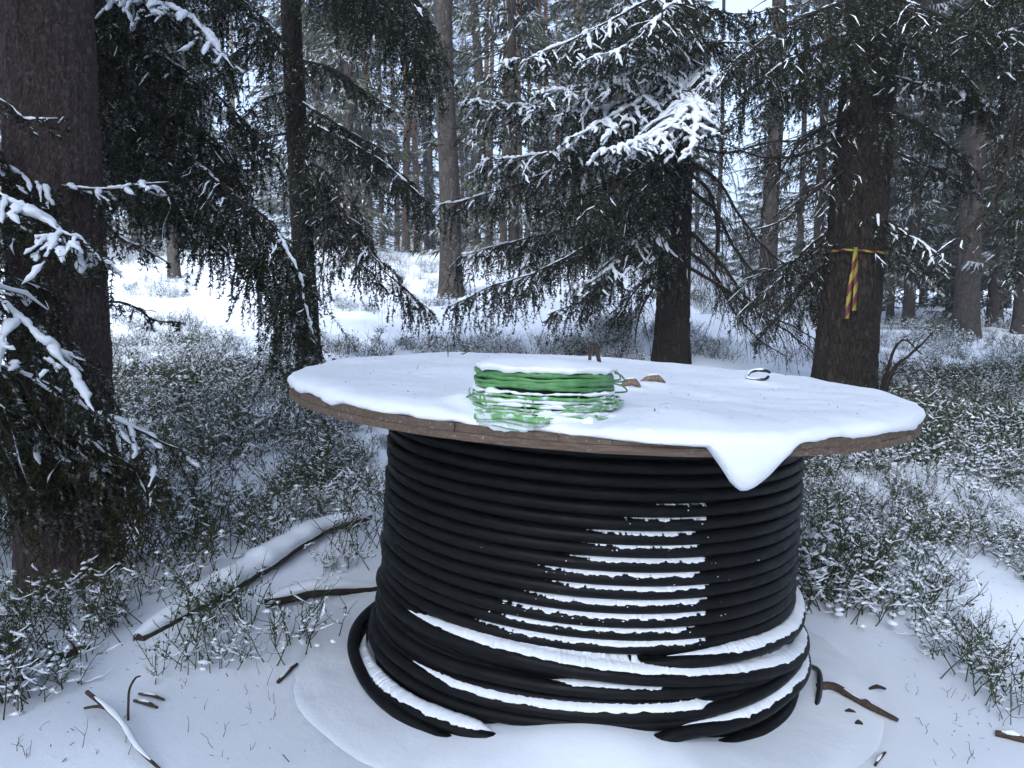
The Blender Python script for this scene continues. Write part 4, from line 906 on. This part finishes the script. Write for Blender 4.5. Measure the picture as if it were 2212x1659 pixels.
# ------------------------------------------------------------------ striped tape on trunk D
tape = empty('barrier_tape', on(bD, topD, 545, 8.0)); tag(tape, 'yellow and red striped barrier tape knotted around the large spruce', 'tape')
def ribbon(parent, pts, w, wdir, m_, name, rep):
    s = spline(pts, .015); org = np.array(parent.location); n = len(s); wd = nrm(np.asarray(wdir, float)+np.zeros((n, 3)))
    tw = nrm(np.cross(wd, nrm(np.gradient(s, axis=0))))*.0012
    V = np.stack([s-wd*w/2-tw, s+wd*w/2-tw, s+wd*w/2+tw, s-wd*w/2+tw], 1)-org
    i = np.arange(n-1)[:, None]*4; j = np.arange(4)[None]
    mb = MB(); mb.add(V.reshape(-1, 3), np.stack([i+j, i+(j+1) % 4, i+4+(j+1) % 4, i+4+j], -1).reshape(-1, 4))
    me = mb.mesh(name, m_); L_ = np.concatenate([[0], np.cumsum(np.linalg.norm(np.diff(s, axis=0), axis=1))])/rep
    uvs = np.stack([np.repeat(L_, 4), np.tile([0, 1, 1, 0], n)], -1)
    lay = me.uv_layers.new(name='UVMap'); li = np.zeros(len(me.loops), np.int32); me.loops.foreach_get('vertex_index', li)
    lay.data.foreach_set('uv', uvs[li].astype(np.float32).ravel()); return link(name, me, parent)
cD = on(bD, topD, 545, 8.0); rD = .29-(.29-.12)*((cD[2]-bD[2])/(topD[2]-bD[2]))+.022
aa = np.linspace(-np.pi/2-.05, 1.5*np.pi-.05, 50)
wv = np.stack([noise(aa*2, 0, 0, 3)*.4, np.zeros(50), np.ones(50)], -1)
pts = np.stack([cD[0]+rD*np.cos(aa), cD[1]+rD*np.sin(aa), cD[2]+.012*np.sin(aa*2)+.004*noise(aa*3, 0, 0, 4)], -1)
s_ = spline(pts, .015); ribbon(tape, pts, .024, (0, 0, 1), M['tape'], 'band', .17)
k0 = P(1850, 545, cD[1]-rD-.025)
kt = P(1848, 534, cD[1]-rD-.035)
ribbon(tape, [kt, k0, P(1849, 580, cD[1]-rD-.035), P(1848, 620, cD[1]-rD-.055), P(1845, 671, cD[1]-rD-.075)], .040, (1, .15, .05), M['tape'], 'tail', .19)
ribbon(tape, [k0+[-.012, -.008, 0], P(1843, 580, cD[1]-rD-.045), P(1835, 630, cD[1]-rD-.065), P(1829, 688, cD[1]-rD-.09)], .040, (1, -.1, .08), M['tape'], 'tail', .21)
# tape strung away from the trunk to the far side
far_t = empty('tape_line', P(1945, 500, 9.0)); tag(far_t, 'pale twisted length of tape strung away through the branches', 'tape')
ribbon(far_t, [P(1938, 485, 8.35), P(1948, 530, 8.8), P(1965, 565, 9.4), P(1990, 590, 10.4), P(2018, 620, 11.5), P(2040, 640, 12.5)], .04, (.5, .2, .7), M['tape_pale'], 'ribbon', .3)

# ------------------------------------------------------------------ background forest
def leaf_tris(mb, c, e, w, mt):
    K = len(c); mb.add(np.stack([c-w, c+w, c+e], 1).reshape(-1, 3), np.arange(K*3).reshape(-1, 3), mt)
def far_spruce(seed, H, R, z0, dead=0.0):
    rng = np.random.default_rng(seed); mb = MB(); A_, C_a, E_a, W_a = [], [], [], []
    z = z0
    while z < H-.3:
        n = rng.integers(5, 8); f = (1-(z-z0)/(H-z0))
        for q in range(n):
            ph = rng.uniform(0, 6.28); ln = (R*f**.75+.15)*rng.uniform(.6, 1.15)*(1.0 if z > 1.5 else .8)
            d = np.array([math.cos(ph), math.sin(ph), 0.]); x = np.linspace(0, 1, 5)[:, None]; zz = z+rng.uniform(-.12, .12)
            dr = rng.uniform(.25, .5)
            A = UP*zz+d*ln*x-UP*(dr*ln*x)+UP*(.18*ln*x**2.5); A_.append(A)
            if rng.uniform() < dead*np.clip((4.5-z)/3.5, 0, 1): m_ = 4
            else: m_ = int(17+34*ln)
            s = rng.uniform(.12, 1, m_)**.8; c = np.stack([np.interp(s, x[:, 0], A[:, k_]) for k_ in range(3)], -1)
            sd = np.array([-d[1], d[0], 0]); off = rng.uniform(-1, 1, (m_, 1))*.38*ln*(1.05-s[:, None]); c = c+sd*off-UP*np.abs(off)*.25
            e = nrm(d*.7+sd*np.sign(off)*.5-UP*rng.uniform(.1, 1.3, (m_, 1))+rng.normal(0, .25, (m_, 3)))*rng.uniform(.14, .30, (m_, 1))
            w = nrm(np.cross(e, rng.normal(0, 1, (m_, 3))))*rng.uniform(.014, .028, (m_, 1))
            C_a.append(c); E_a.append(e); W_a.append(w)
        z += rng.uniform(.24, .40)
    A_ = np.stack(A_); tubes(mb, A_, np.broadcast_to(np.array([.018, .014, .011, .007, .003]), A_.shape[:2]), 3, 0)
    leaf_tris(mb, np.vstack(C_a), np.vstack(E_a), np.vstack(W_a), 1)
    return mb.mesh('crown', [M['bark_far'], M['needles_far']], False)
def far_pine(seed, H, z0, R=1.7):
    rng = np.random.default_rng(seed); mb = MB(); A_, C_a, E_a, W_a = [], [], [], []
    for q in range(60):                                     # dead stubs and twigs on the clean stem
        z = rng.uniform(1.2, z0); ph = rng.uniform(0, 6.28); ln = rng.uniform(.2, 1.0); d = np.array([math.cos(ph), math.sin(ph), rng.uniform(-.4, .1)]); x = np.linspace(0, 1, 5)[:, None]
        A_.append(UP*z+d*ln*x-UP*.15*ln*x**2)
    for q in range(52):
        z = z0+(H-z0)*rng.uniform(0, 1)**.9; ph = rng.uniform(0, 6.28); f = (z-z0)/(H-z0); ln = R*(.55+.9*f*(1-f)*1.6)*rng.uniform(.5, 1.1)
        d = np.array([math.cos(ph), math.sin(ph), rng.uniform(-.15, .45)]); x = np.linspace(0, 1, 5)[:, None]; A = UP*z+d*ln*x+UP*.1*ln*x**2+rng.normal(0, .04, (5, 3))*x; A_.append(A)
        for b in range(7):
            cc = A[4]*rng.uniform(.5, 1)+A[1]*0; s = rng.uniform(.35, 1); cc = np.array([np.interp(s, x[:, 0], A[:, k_]) for k_ in range(3)])+rng.normal(0, .22, 3)*[1, 1, .6]
            m_ = 34; dv = nrm(rng.normal(0, 1, (m_, 3))+UP*.25); C_a.append(cc+dv*rng.uniform(0, .14, (m_, 1))); E_a.append(dv*rng.uniform(.09, .17, (m_, 1))); W_a.append(nrm(np.cross(dv, rng.normal(0, 1, (m_, 3))))*rng.uniform(.009, .018, (m_, 1)))
    A_ = np.stack(A_); tubes(mb, A_, np.broadcast_to(np.array([.022, .017, .013, .009, .004]), A_.shape[:2]), 3, 0)
    leaf_tris(mb, np.vstack(C_a), np.vstack(E_a), np.vstack(W_a), 1)
    return mb.mesh('crown', [M['bark_far'], M['needles_pine']], False)
def far_trunk(seed, H, r, m_):
    mb = MB(); n, k = 40, 14; s = np.linspace(0, 1, n)**1.2; h = s*H; a_ = np.linspace(0, 2*np.pi, k, endpoint=False)
    rr = (r*(1-.78*s)*(1+.35*np.exp(-h/.3)))[:, None]*(1+.05*noise(np.cos(a_)[None]*3, np.sin(a_)[None]*3, h[:, None]*2, seed))
    cx = .12*noise(h*.22, seed, 0, seed)*sstep(0, 4, h); cy = .12*noise(h*.22, seed+5, 0, seed+1)*sstep(0, 4, h)
    V = np.stack([cx[:, None]+rr*np.cos(a_), cy[:, None]+rr*np.sin(a_), h[:, None]+0*rr], -1)
    i = np.arange(n-1)[:, None]*k; j = np.arange(k)[None]
    mb.add(V.reshape(-1, 3), np.stack([i+j, i+(j+1) % k, i+k+(j+1) % k, i+k+j], -1).reshape(-1, 4)); return mb.mesh('trunk', m_)
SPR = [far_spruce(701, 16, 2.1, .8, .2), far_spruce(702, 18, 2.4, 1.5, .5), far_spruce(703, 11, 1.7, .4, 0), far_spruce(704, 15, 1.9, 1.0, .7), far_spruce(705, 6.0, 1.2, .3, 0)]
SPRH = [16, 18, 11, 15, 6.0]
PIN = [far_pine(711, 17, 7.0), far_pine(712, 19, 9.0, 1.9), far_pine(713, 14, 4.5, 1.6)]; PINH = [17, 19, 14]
TRU = {}
def trunk_of(kind, H, mname):
    key = (kind, H, mname)
    if key not in TRU: TRU[key] = far_trunk(len(TRU)+720, H, 1.0 if False else .17, M[mname])
    return TRU[key]
def plant(kind, var, u, d, diam, mname, label, name, group, rz=0.0, sc=1.0):
    b = at(u, d); H = (SPRH if kind == 's' else PINH)[var]
    t_ = empty(name, b-[0, 0, .08]); t_.rotation_euler = (0, 0, rz); t_.scale = (sc, sc, sc); tag(t_, label, 'tree', group)
    tr = link('trunk', trunk_of(kind, H, mname), t_); k_ = diam/2/.17/sc; tr.scale = (k_, k_, 1)
    link('crown', (SPR if kind == 's' else PIN)[var], t_); return t_
rb = np.random.default_rng(77)
def zone(u):
    for lim, txt in ((250, 'behind the thick scaly trunk'), (640, 'behind the drooping spruce curtains'), (960, 'between the slim dark spruce and the stout slope pine'), (1440, 'between the stout slope pine and the snow-laden spruce'), (1800, 'between the snow-laden spruce and the taped spruce')):
        if u < lim: return txt
    return 'past the taped spruce'
def deep(d): return 'in the front row' if d < 23 else ('in the middle rows' if d < 38 else 'deep in the forest')
PINES = [(975, 15, .40, 'bark_far', 1, 'stout grey-brown pine trunk on the snowy slope behind the drum'),
         (382, 18, .24, 'bark_far', 0, 'short-looking pale trunk foot framed under the drooping spruce curtain'),
         (1655, 17, .36, 'bark_far', 1, 'grey trunk between the drum spruce and the taped spruce'),
         (2085, 15, .42, 'bark_far', 1, 'grey trunk standing alone on the open snow past the taped spruce'),
         (1028, 24, .34, 'bark_far', 0, 'greyish pine just behind the stout slope pine'),
         (1920, 18, .16, 'bark_far', 2, 'thin pale trunk right behind the taped spruce')]
for q, (u, d, w, mn, vr, lab) in enumerate(PINES):
    plant('p', vr, u, d, w, mn, lab, 'pine_tree', None, rb.uniform(0, 6), 1.0)
GP = 'pines of the forest behind the drum'
for (u, d, w, vr) in ((903, 30, .26, 0), (1056, 32, .24, 1), (1088, 28, .25, 1), (1180, 33, .26, 0), (1237, 25, .30, 1), (937, 34, .24, 2), (800, 27, .24, 0), (735, 31, .26, 2), (1330, 30, .26, 1), (1140, 40, .3, 2), (860, 42, .3, 1), (1000, 46, .3, 2), (300, 34, .26, 2), (1275, 44, .3, 0), (880, 24, .22, 1), (1120, 23, .22, 0), (1060, 38, .26, 1), (1205, 40, .28, 1), (830, 36, .26, 0), (1310, 38, .26, 1), (705, 40, .28, 1), (960, 40, .26, 0), (1160, 27, .2, 1), (400, 42, .3, 0), (520, 46, .3, 1)):
    plant('p', vr, u, d, w, 'bark_red', 'reddish pine %s, %s' % (deep(d), zone(u)), 'pine_tree', GP, rb.uniform(0, 6), rb.uniform(.92, 1.08))
for (u, d, w, vr) in ((1545, 27, .16, 1), (1990, 24, .22, 0), (2150, 22, .26, 1), (2030, 28, .24, 2), (1765, 25, .24, 0), (2195, 30, .24, 2), (1720, 32, .26, 1), (1870, 34, .26, 0), (2110, 36, .26, 1)):
    plant('p', vr, u, d, w, 'bark_far', 'slim grey pine %s, %s' % (deep(d), zone(u)), 'pine_tree', 'grey pines of the dim forest', rb.uniform(0, 6), rb.uniform(.92, 1.08))
GS = 'spruces of the forest behind the drum'
n_s = 0
SP_FIX = [(1110, 19, 0), (760, 20, 3), (1330, 18, 0), (1960, 17, 3), (2050, 19, 3), (2140, 18, 0), (2200, 15, 3), (1760, 20, 3), (690, 24, 1), (665, 30, 1), (400, 31, 0), (400, 27, 3), (300, 22, 1), (180, 20, 0), (60, 22, 1), (1400, 20, 3), (1900, 25, 0), (1500, 40, 2), (1600, 46, 4), (1640, 44, 2), (2250, 21, 1), (1840, 21, 3), (2170, 28, 3)]
for k_ in range(14):
    u = rb.uniform(-250, 2450); d = rb.uniform(30, 62)
    if 1515 < u < 1665 or 440 < u < 640 or (u > 1500 and u < 1560 and d < 40): continue
    SP_FIX.append((u, d, int(rb.integers(0, 4))))
for (u, d, vr) in SP_FIX:
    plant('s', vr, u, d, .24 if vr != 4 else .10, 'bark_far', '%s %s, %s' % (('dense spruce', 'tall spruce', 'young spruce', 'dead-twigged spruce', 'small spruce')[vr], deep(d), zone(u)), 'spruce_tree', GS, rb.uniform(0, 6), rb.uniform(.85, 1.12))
for k_, (x_, y_, vr) in enumerate(((-4.6, -1.5, 1), (-2.0, -5.2, 1), (4.6, -2.0, 1), (5.4, 1.6, 3), (-5.6, 1.0, 0), (7.0, 3.6, 1), (1.8, -5.4, 0), (-4.6, -5.6, 0))):  # spruces out of view, added so their crowns darken the foreground snow
    t_ = empty('spruce_tree', (x_, y_, gz(x_, y_)-.05)); t_.rotation_euler = (0, 0, k_*1.1); tag(t_, 'unseen tall spruce added around the open spot to shade its snow', 'tree', 'unseen spruces added to shade the open spot')
    tr = link('trunk', trunk_of('s', SPRH[vr], 'bark_far'), t_); link('crown', SPR[vr], t_)
# far wood, one mass
mb = MB(); K = 42000; az = rb.uniform(-1.1, 1.1, K); d_ = rb.uniform(66, 90, K); x = az*d_; hh = rb.uniform(0, 1, K)
topn = 4.2+2.2*noise(az*26, 0, 0, 91)+1.6*noise(az*70, 0, 0, 92); topn = topn*np.where(np.abs(az-.27) < .05, .4, 1)*np.where(np.abs(az+.31) < .04, .5, 1)
c = np.stack([x, d_, ground(x, d_)+hh*topn], -1); dv = nrm(rb.normal(0, 1, (K, 3))*[1, 1, .6]-UP*.3)
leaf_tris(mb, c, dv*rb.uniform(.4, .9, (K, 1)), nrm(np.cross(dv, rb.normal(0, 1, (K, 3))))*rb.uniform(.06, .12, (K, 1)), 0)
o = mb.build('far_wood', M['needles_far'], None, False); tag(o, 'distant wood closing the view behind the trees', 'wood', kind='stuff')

# ------------------------------------------------------------------ bilberry shrubs
def shrub(seed, n=16, h=.24, spread=.16, snow=1.0, leafy=.0):
    rng = np.random.default_rng(seed); mb = MB(); C_ = []; SN = []
    for q in range(n):
        ph = rng.uniform(0, 6.28); b = np.array([rng.normal(0, spread*.45), rng.normal(0, spread*.45), -.02]); d = np.array([math.cos(ph)*rng.uniform(.2, .8), math.sin(ph)*rng.uniform(.2, .8), 1.0]); hh = h*rng.uniform(.55, 1.15)
        x = np.linspace(0, 1, 5)[:, None]; A = b+d*hh*x+rng.normal(0, .010, (5, 3))*x; C_.append((A, .0024)); 
        for b2 in range(rng.integers(4, 8)):
            s = rng.uniform(.25, .95); p = np.array([np.interp(s, x[:, 0], A[:, k_]) for k_ in range(3)]); ph2 = rng.uniform(0, 6.28); ln = rng.uniform(.05, .12)*(1.2-.5*s)
            d2 = nrm(np.array([math.cos(ph2), math.sin(ph2), rng.uniform(-.1, .9)])); A2 = p+d2*ln*x+UP*.02*x**2+rng.normal(0, .005, (5, 3))*x; C_.append((A2, .0016)); SN.append(A2)
    for r_ in (.0024, .0016):
        PL = np.stack([a for a, r in C_ if r == r_]); tubes(mb, PL, np.broadcast_to(r_*np.array([1.2, 1, .9, .7, .45]), PL.shape[:2]), 3, 0)
    SN = np.stack(SN); pts = SN.reshape(-1, 3); k_ = rng.uniform(0, 1, len(pts)) < .07*snow
    pts = pts[k_]; blobs(mb, pts+[0, 0, .004], rng.uniform(.005, .017, len(pts)), 1, seed, .55)
    ks = (rng.uniform(0, 1, len(SN)) < .62*snow) & (SN[:, 4, 2]-SN[:, 0, 2] < .55*np.linalg.norm(SN[:, 4]-SN[:, 0], axis=1)); Q = SN[ks][:, 1:]; g_ = rng.uniform(.0018, .0052, (len(Q), 1))*rng.uniform(.4, 1.5, (len(Q), 4))*np.array([.5, 1, 1.1, .4])
    tubes(mb, Q+(UP*g_[..., None]*.6), g_, 5, 1, .7)
    # bigger pads held between the twigs, low down
    m_ = int(6*max(0, snow-.3)); c = np.stack([rng.normal(0, spread*.5, m_), rng.normal(0, spread*.5, m_), rng.uniform(-.012, .05, m_)], -1); pads(mb, c, rng.uniform(.010, .022, m_), 1, seed+1)
    m_ = int(260*leafy)
    if m_:
        p = SN.reshape(-1, 3)[rng.integers(0, len(SN)*5, m_)]; e = nrm(rng.normal(0, 1, (m_, 3))+UP*.3)*rng.uniform(.010, .022, (m_, 1)); w = nrm(np.cross(e, rng.normal(0, 1, (m_, 3))))*rng.uniform(.004, .008, (m_, 1))
        V = np.stack([p, p+e*.5+w, p+e, p+e*.5-w], 1).reshape(-1, 3); mb.add(V, np.arange(m_*4).reshape(-1, 4), 2)
    return mb.mesh('bilberry_shrub', [M['stem'], M['snow'], M['leaf']], True)
SHR = [shrub(801, 16, .24, .17, 1.25, .15), shrub(802, 18, .28, .18, .6, .5), shrub(803, 18, .19, .19, 2.3, .05), shrub(804, 20, .30, .17, .45, .9), shrub(805, 17, .22, .18, 1.8, .1)]
spots = [(640, 1390, 'leafy bilberry shrub at the edge of the open snow by the flange'), (2130, 1480, 'bilberry shrub at the lower corner of the shrub patch past the drum'), (90, 1480, 'snow-padded low shrub by the rotten branch'), (780, 1190, 'green bilberry shrub just beside the drum flange'), (2000, 1000, 'snow-dusted shrub beneath the overhanging drum top')]
SRC = []
for me, (u, v, lab) in zip(SHR, spots):
    p = gp(u, v); o = link('bilberry_shrub', me); o.location = p; tag(o, lab, 'shrub', 'single bilberry shrubs by the drum'); SRC.append(o)

def in_poly(pt, poly):
    poly = np.asarray(poly); x, y = pt[:, 0], pt[:, 1]; r = np.zeros(len(pt), bool); j = len(poly)-1
    for i in range(len(poly)):
        xi, yi = poly[i]; xj, yj = poly[j]
        c_ = ((yi > y) != (yj > y)) & (x < (xj-xi)*(y-yi)/(yj-yi+1e-12)+xi); r ^= c_; j = i
    return r
def gpoly(pl): return [G(u, v)[:2] for u, v in pl]
POLY = [ # outline on the ground, per m2, share of variants (plain, green, snowy, leafy, padded)
    (gpoly([(225, 790), (640, 800), (850, 960), (845, 1140), (660, 1165), (430, 1285), (240, 1240), (225, 1000)]), 21, (.24, .28, .14, .24, .10)),
    (gpoly([(-150, 1250), (60, 1265), (230, 1275), (330, 1340), (250, 1410), (60, 1500), (-150, 1540)]), 24, (.25, .24, .18, .21, .12)),
    (gpoly([(430, 1330), (620, 1285), (690, 1330), (640, 1400), (480, 1430), (400, 1470), (330, 1420)]), 26, (.24, .32, .10, .28, .06)),
    (gpoly([(620, 1190), (830, 1150), (830, 1260), (640, 1270)]), 28, (.3, .3, .1, .25, .05)),
    (gpoly([(1690, 1330), (1700, 880), (1880, 830), (2330, 800), (2330, 1600), (2180, 1560), (2060, 1440), (1900, 1400), (1760, 1350)]), 34, (.16, .09, .44, .05, .26)),
    (gpoly([(1700, 880), (1760, 850), (2330, 790), (2330, 960), (1760, 1060)]), 30, (.3, .3, .05, .3, .05)),
    (gpoly([(1690, 1320), (1700, 1000), (1820, 980), (1830, 1300)]), 22, (.2, .4, .0, .4, .0)),
    (gpoly([(700, 790), (640, 740), (1250, 740), (1280, 700), (1780, 780), (1300, 790)]), 10, (.3, .15, .3, .05, .2)),
    (gpoly([(240, 795), (230, 735), (560, 730), (660, 790)]), 14, (.3, .1, .3, .1, .2)),
    (gpoly([(1900, 790), (1900, 700), (2330, 700), (2330, 790)]), 4, (.35, .15, .25, .1, .15)),
    (gpoly([(-200, 1240), (-200, 900), (50, 900), (50, 1230)]), 22, (.3, .2, .2, .2, .1)),
    (gpoly([(60, 1500), (-200, 1560), (-200, 1800), (20, 1680)]), 14, (.1, .0, .5, .0, .4)),
]
rs = np.random.default_rng(909); PT_, VA = [], []
for pl, dens, sh in POLY:
    pl = np.array(pl); lo, hi = pl.min(0), pl.max(0); A_ = np.prod(hi-lo); n = int(A_*dens)
    if n > 60000: n = 60000
    q = rs.uniform(lo, hi, (n, 2)); q = q[in_poly(q, pl)]
    q = q[(noise(q[:, 0]*1.7, q[:, 1]*1.7, 0, 12) > rs.uniform(-1.3, -.1, len(q)))]
    PT_.append(q); VA.append(rs.choice(5, len(q), p=np.array(sh)/sum(sh)))
# thin scatter over the slope beyond
q = np.stack([rs.uniform(-14, 16, 1500), rs.uniform(9, 24, 1500)], -1); q = q[noise(q[:, 0]*.6, q[:, 1]*.6, 0, 14) > .05]; PT_.append(q); VA.append(rs.choice(5, len(q), p=[.35, .1, .3, .05, .2]))
PT_ = np.vstack(PT_); VA = np.concatenate(VA)
rd = np.hypot(PT_[:, 0]-DX, PT_[:, 1]-DY); k_ = rd > 1.22
# keep the log and the open path clear
for (a_, b_) in ((gp(300, 1385), gp(810, 1135)), (gp(575, 1318), gp(815, 1280))):
    ab = (b_-a_)[:2]; tt = np.clip(((PT_-a_[:2])@ab)/(ab@ab), 0, 1); k_ &= np.linalg.norm(PT_-(a_[:2]+tt[:, None]*ab), axis=1) > .12
for tb, rr_ in ((bA, .3), (bB, .2), (bC, .25), (bD, .38)): k_ &= np.hypot(PT_[:, 0]-tb[0], PT_[:, 1]-tb[1]) > rr_
PT_, VA = PT_[k_], VA[k_]; n = len(PT_)
print('shrub points', n, np.bincount(VA))
me = bpy.data.meshes.new('undergrowth'); me.vertices.add(n)
me.vertices.foreach_set('co', np.c_[PT_, ground(PT_[:, 0], PT_[:, 1])].astype(np.float32).ravel())
for nm, ty, dat in (('variant', 'INT', VA.astype(np.int32)), ('size', 'FLOAT', (rs.uniform(.6, 1.08, n)*(1+.5*noise(PT_[:, 0]*1.3, PT_[:, 1]*1.3, 0, 17))).astype(np.float32)), ('turn', 'FLOAT_VECTOR', np.c_[rs.normal(0, .12, (n, 2)), rs.uniform(0, 6.28, n)].astype(np.float32).ravel())):
    at_ = me.attributes.new(nm, ty, 'POINT'); at_.data.foreach_set('vector' if ty == 'FLOAT_VECTOR' else 'value', dat)
und = link('undergrowth', me); tag(und, 'dense snow-dusted bilberry undergrowth on the forest floor', 'undergrowth', kind='stuff')
ng = bpy.data.node_groups.new('undergrowth', 'GeometryNodeTree')
ng.interface.new_socket('Geometry', in_out='INPUT', socket_type='NodeSocketGeometry'); ng.interface.new_socket('Geometry', in_out='OUTPUT', socket_type='NodeSocketGeometry')
gi = ng.nodes.new('NodeGroupInput'); go = ng.nodes.new('NodeGroupOutput'); jn = ng.nodes.new('GeometryNodeJoinGeometry')
def nattr(nm, ty):
    x = ng.nodes.new('GeometryNodeInputNamedAttribute'); x.data_type = ty; x.inputs['Name'].default_value = nm; return x.outputs['Attribute']
va_, sz_, tn_ = nattr('variant', 'INT'), nattr('size', 'FLOAT'), nattr('turn', 'FLOAT_VECTOR')
for i, so in enumerate(SRC):
    oi = ng.nodes.new('GeometryNodeObjectInfo'); oi.inputs['Object'].default_value = so; oi.transform_space = 'ORIGINAL'; oi.inputs['As Instance'].default_value = True
    cp = ng.nodes.new('FunctionNodeCompare'); cp.data_type = 'INT'; cp.operation = 'EQUAL'; ng.links.new(va_, cp.inputs[2]); cp.inputs[3].default_value = i
    ip = ng.nodes.new('GeometryNodeInstanceOnPoints'); ng.links.new(gi.outputs[0], ip.inputs['Points']); ng.links.new(cp.outputs[0], ip.inputs['Selection'])
    ng.links.new(oi.outputs['Geometry'], ip.inputs['Instance']); ng.links.new(tn_, ip.inputs['Rotation']); ng.links.new(sz_, ip.inputs['Scale']); ng.links.new(ip.outputs[0], jn.inputs[0])
ng.links.new(jn.outputs[0], go.inputs[0])
und.modifiers.new('scatter', 'NODES').node_group = ng

# dry stems poking out of the open snow
mb = MB(); rs = np.random.default_rng(31)
def stems(n, ul, vl, h):
    for q in range(n):
        p = gp(rs.uniform(*ul), rs.uniform(*vl), -.01); hh = h*rs.uniform(.5, 1.3); d = np.array([rs.normal(0, .3), rs.normal(0, .3), 1.]); x = np.linspace(0, 1, 5)[:, None]
        if np.hypot(p[0]-DX, p[1]-DY) < 1.15: continue
        A = p+d*hh*x+rs.normal(0, .006, (5, 3))*x; tubes(mb, A, .0013*(1-.5*x[:, 0]), 3)
        if rs.uniform() < .5:
            e = A[2]+np.array([rs.normal(0, .5), rs.normal(0, .5), .8])*hh*.4*x; tubes(mb, e, .001*(1-.4*x[:, 0]), 3)
stems(16, (380, 640), (1480, 1640), .06); stems(12, (30, 300), (1540, 1650), .06); stems(26, (1930, 2180), (1440, 1650), .05); stems(40, (250, 560), (640, 760), .25); stems(50, (690, 1250), (690, 770), .22); stems(30, (1900, 2200), (720, 800), .25); stems(12, (560, 660), (1400, 1480), .08)
o = mb.build('dry_stems', M['stem_dry']); tag(o, 'thin dry stems poking out of the snow', 'stems', kind='stuff')
# needles and bark crumbs fallen on the snow
mb = MB(); K = 2600; q = np.stack([rs.uniform(-2.6, 3.2, K), rs.uniform(1.2, 5.5, K)], -1); q = q[(np.hypot(q[:, 0]-DX, q[:, 1]-DY) > 1.16) & (noise(q[:, 0]*1.5, q[:, 1]*1.5, 0, 55) > rs.uniform(-.9, .6, K))]
c = np.c_[q, ground(q[:, 0], q[:, 1])+.004]
q = rs.uniform(-1.05, 1.05, (420, 2)); q = q[(np.hypot(q[:, 0], q[:, 1]) < 1.04) & (np.hypot(q[:, 0]-ROLL[0], q[:, 1]-ROLL[1]) > .25)]
c = np.vstack([c, wld(np.c_[q, ZS+top_snow(q[:, 0], q[:, 1])+.0015])]); K = len(c)
e = nrm(rs.normal(0, 1, (K, 3))*[1, 1, .12])*rs.uniform(.003, .010, (K, 1))*np.where(rs.uniform(0, 1, (K, 1)) < .06, 2.0, 1); w = nrm(np.cross(e, UP))*rs.uniform(.0006, .0016, (K, 1))
mb.add(np.stack([c-e-w, c-e+w, c+e+w, c+e-w], 1).reshape(-1, 3), np.arange(K*4).reshape(-1, 4)); o = mb.build('needle_litter', M['stick'], None, False); tag(o, 'fallen needles and bark crumbs sprinkled on the snow', 'litter', kind='stuff')
# stone by the foot of the taped spruce
mb = MB(); ph = np.linspace(0, 2*np.pi, 20, endpoint=False); rows = []
for e in np.linspace(-.4, 1.5, 10):
    rr = np.cos(e)*np.ones(20); rr = rr*(1+.18*noise(np.cos(ph)*1.6, np.sin(ph)*1.6, e*2, 44)); rows.append(np.stack([.24*rr*np.cos(ph), .2*rr*np.sin(ph), .17*np.sin(e)*(1+.1*noise(np.cos(ph)*2, np.sin(ph)*2, e, 45))], -1))
V = np.stack(rows); i = np.arange(9)[:, None]*20; j = np.arange(20)[None]
mb.add(V.reshape(-1, 3), np.stack([i+j, i+(j+1) % 20, i+20+(j+1) % 20, i+20+j], -1).reshape(-1, 4))
o = mb.build('boulder', M['stone']); p = at(1672, 7.6); o.location = P(1672, 790, 7.6); o.location.z = max(gz(p[0], 7.6)+.03, 0); o.scale = (1, 1, 1.4)
tag(o, 'dark snow-topped boulder at the foot of the taped spruce', 'boulder')
# fallen limb right of the taped spruce
for q, (pp, lab) in enumerate((([(1890, 822, 7.6), (1930, 800, 7.4), (1970, 765, 7.3), (2015, 715, 7.2)], 'snow-lined dead limb slanting up by the taped spruce foot'), ([(1900, 700, 8.4), (1940, 740, 8.3), (1990, 765, 8.2)], 'low dead twig bundle beyond the slanting dead limb'))):
    b0 = P(*pp[0]); b0[2] = gz(b0[0], b0[1]); tt = empty('dead_limb', b0); tag(tt, lab, 'branch')
    bough(tt, [b0]+px(*pp[1:]), seed=880+q, L1=.35, hang=.1, snow=.4, bare=.9, sw=.013, phang=.3, tpl=9, droop=.1, r0=.028, side=.12, name='stem')

# ------------------------------------------------------------------ winter haze
mb = MB(); x0, x1, y0, y1, z0, z1 = -300, 300, -12, 430, -2.0, 30
V = np.array([[x, y, z] for z in (z0, z1) for (x, y) in ((x0, y0), (x1, y0), (x1, y1), (x0, y1))])
mb.add(V, [[3, 2, 1, 0], [4, 5, 6, 7], [0, 1, 5, 4], [1, 2, 6, 5], [2, 3, 7, 6], [3, 0, 4, 7]])
hm = bpy.data.materials.new('haze'); hm.use_nodes = True; hm.node_tree.nodes.clear()
ho = hm.node_tree.nodes.new('ShaderNodeOutputMaterial'); pv = hm.node_tree.nodes.new('ShaderNodeVolumePrincipled'); pv.inputs['Color'].default_value = (.86, .91, 1.0, 1); pv.inputs['Density'].default_value = HAZE
hm.node_tree.links.new(pv.outputs[0], ho.inputs['Volume'])
o = mb.build('haze', hm, None, False); tag(o, 'thin pale winter haze between the trees', 'haze', kind='stuff')
print('triangles', sum(sum(len(p.vertices)-2 for p in m_.polygons) for m_ in bpy.data.meshes if len(m_.polygons) < 2000)+sum(len(m_.polygons) for m_ in bpy.data.meshes if len(m_.polygons) >= 2000))
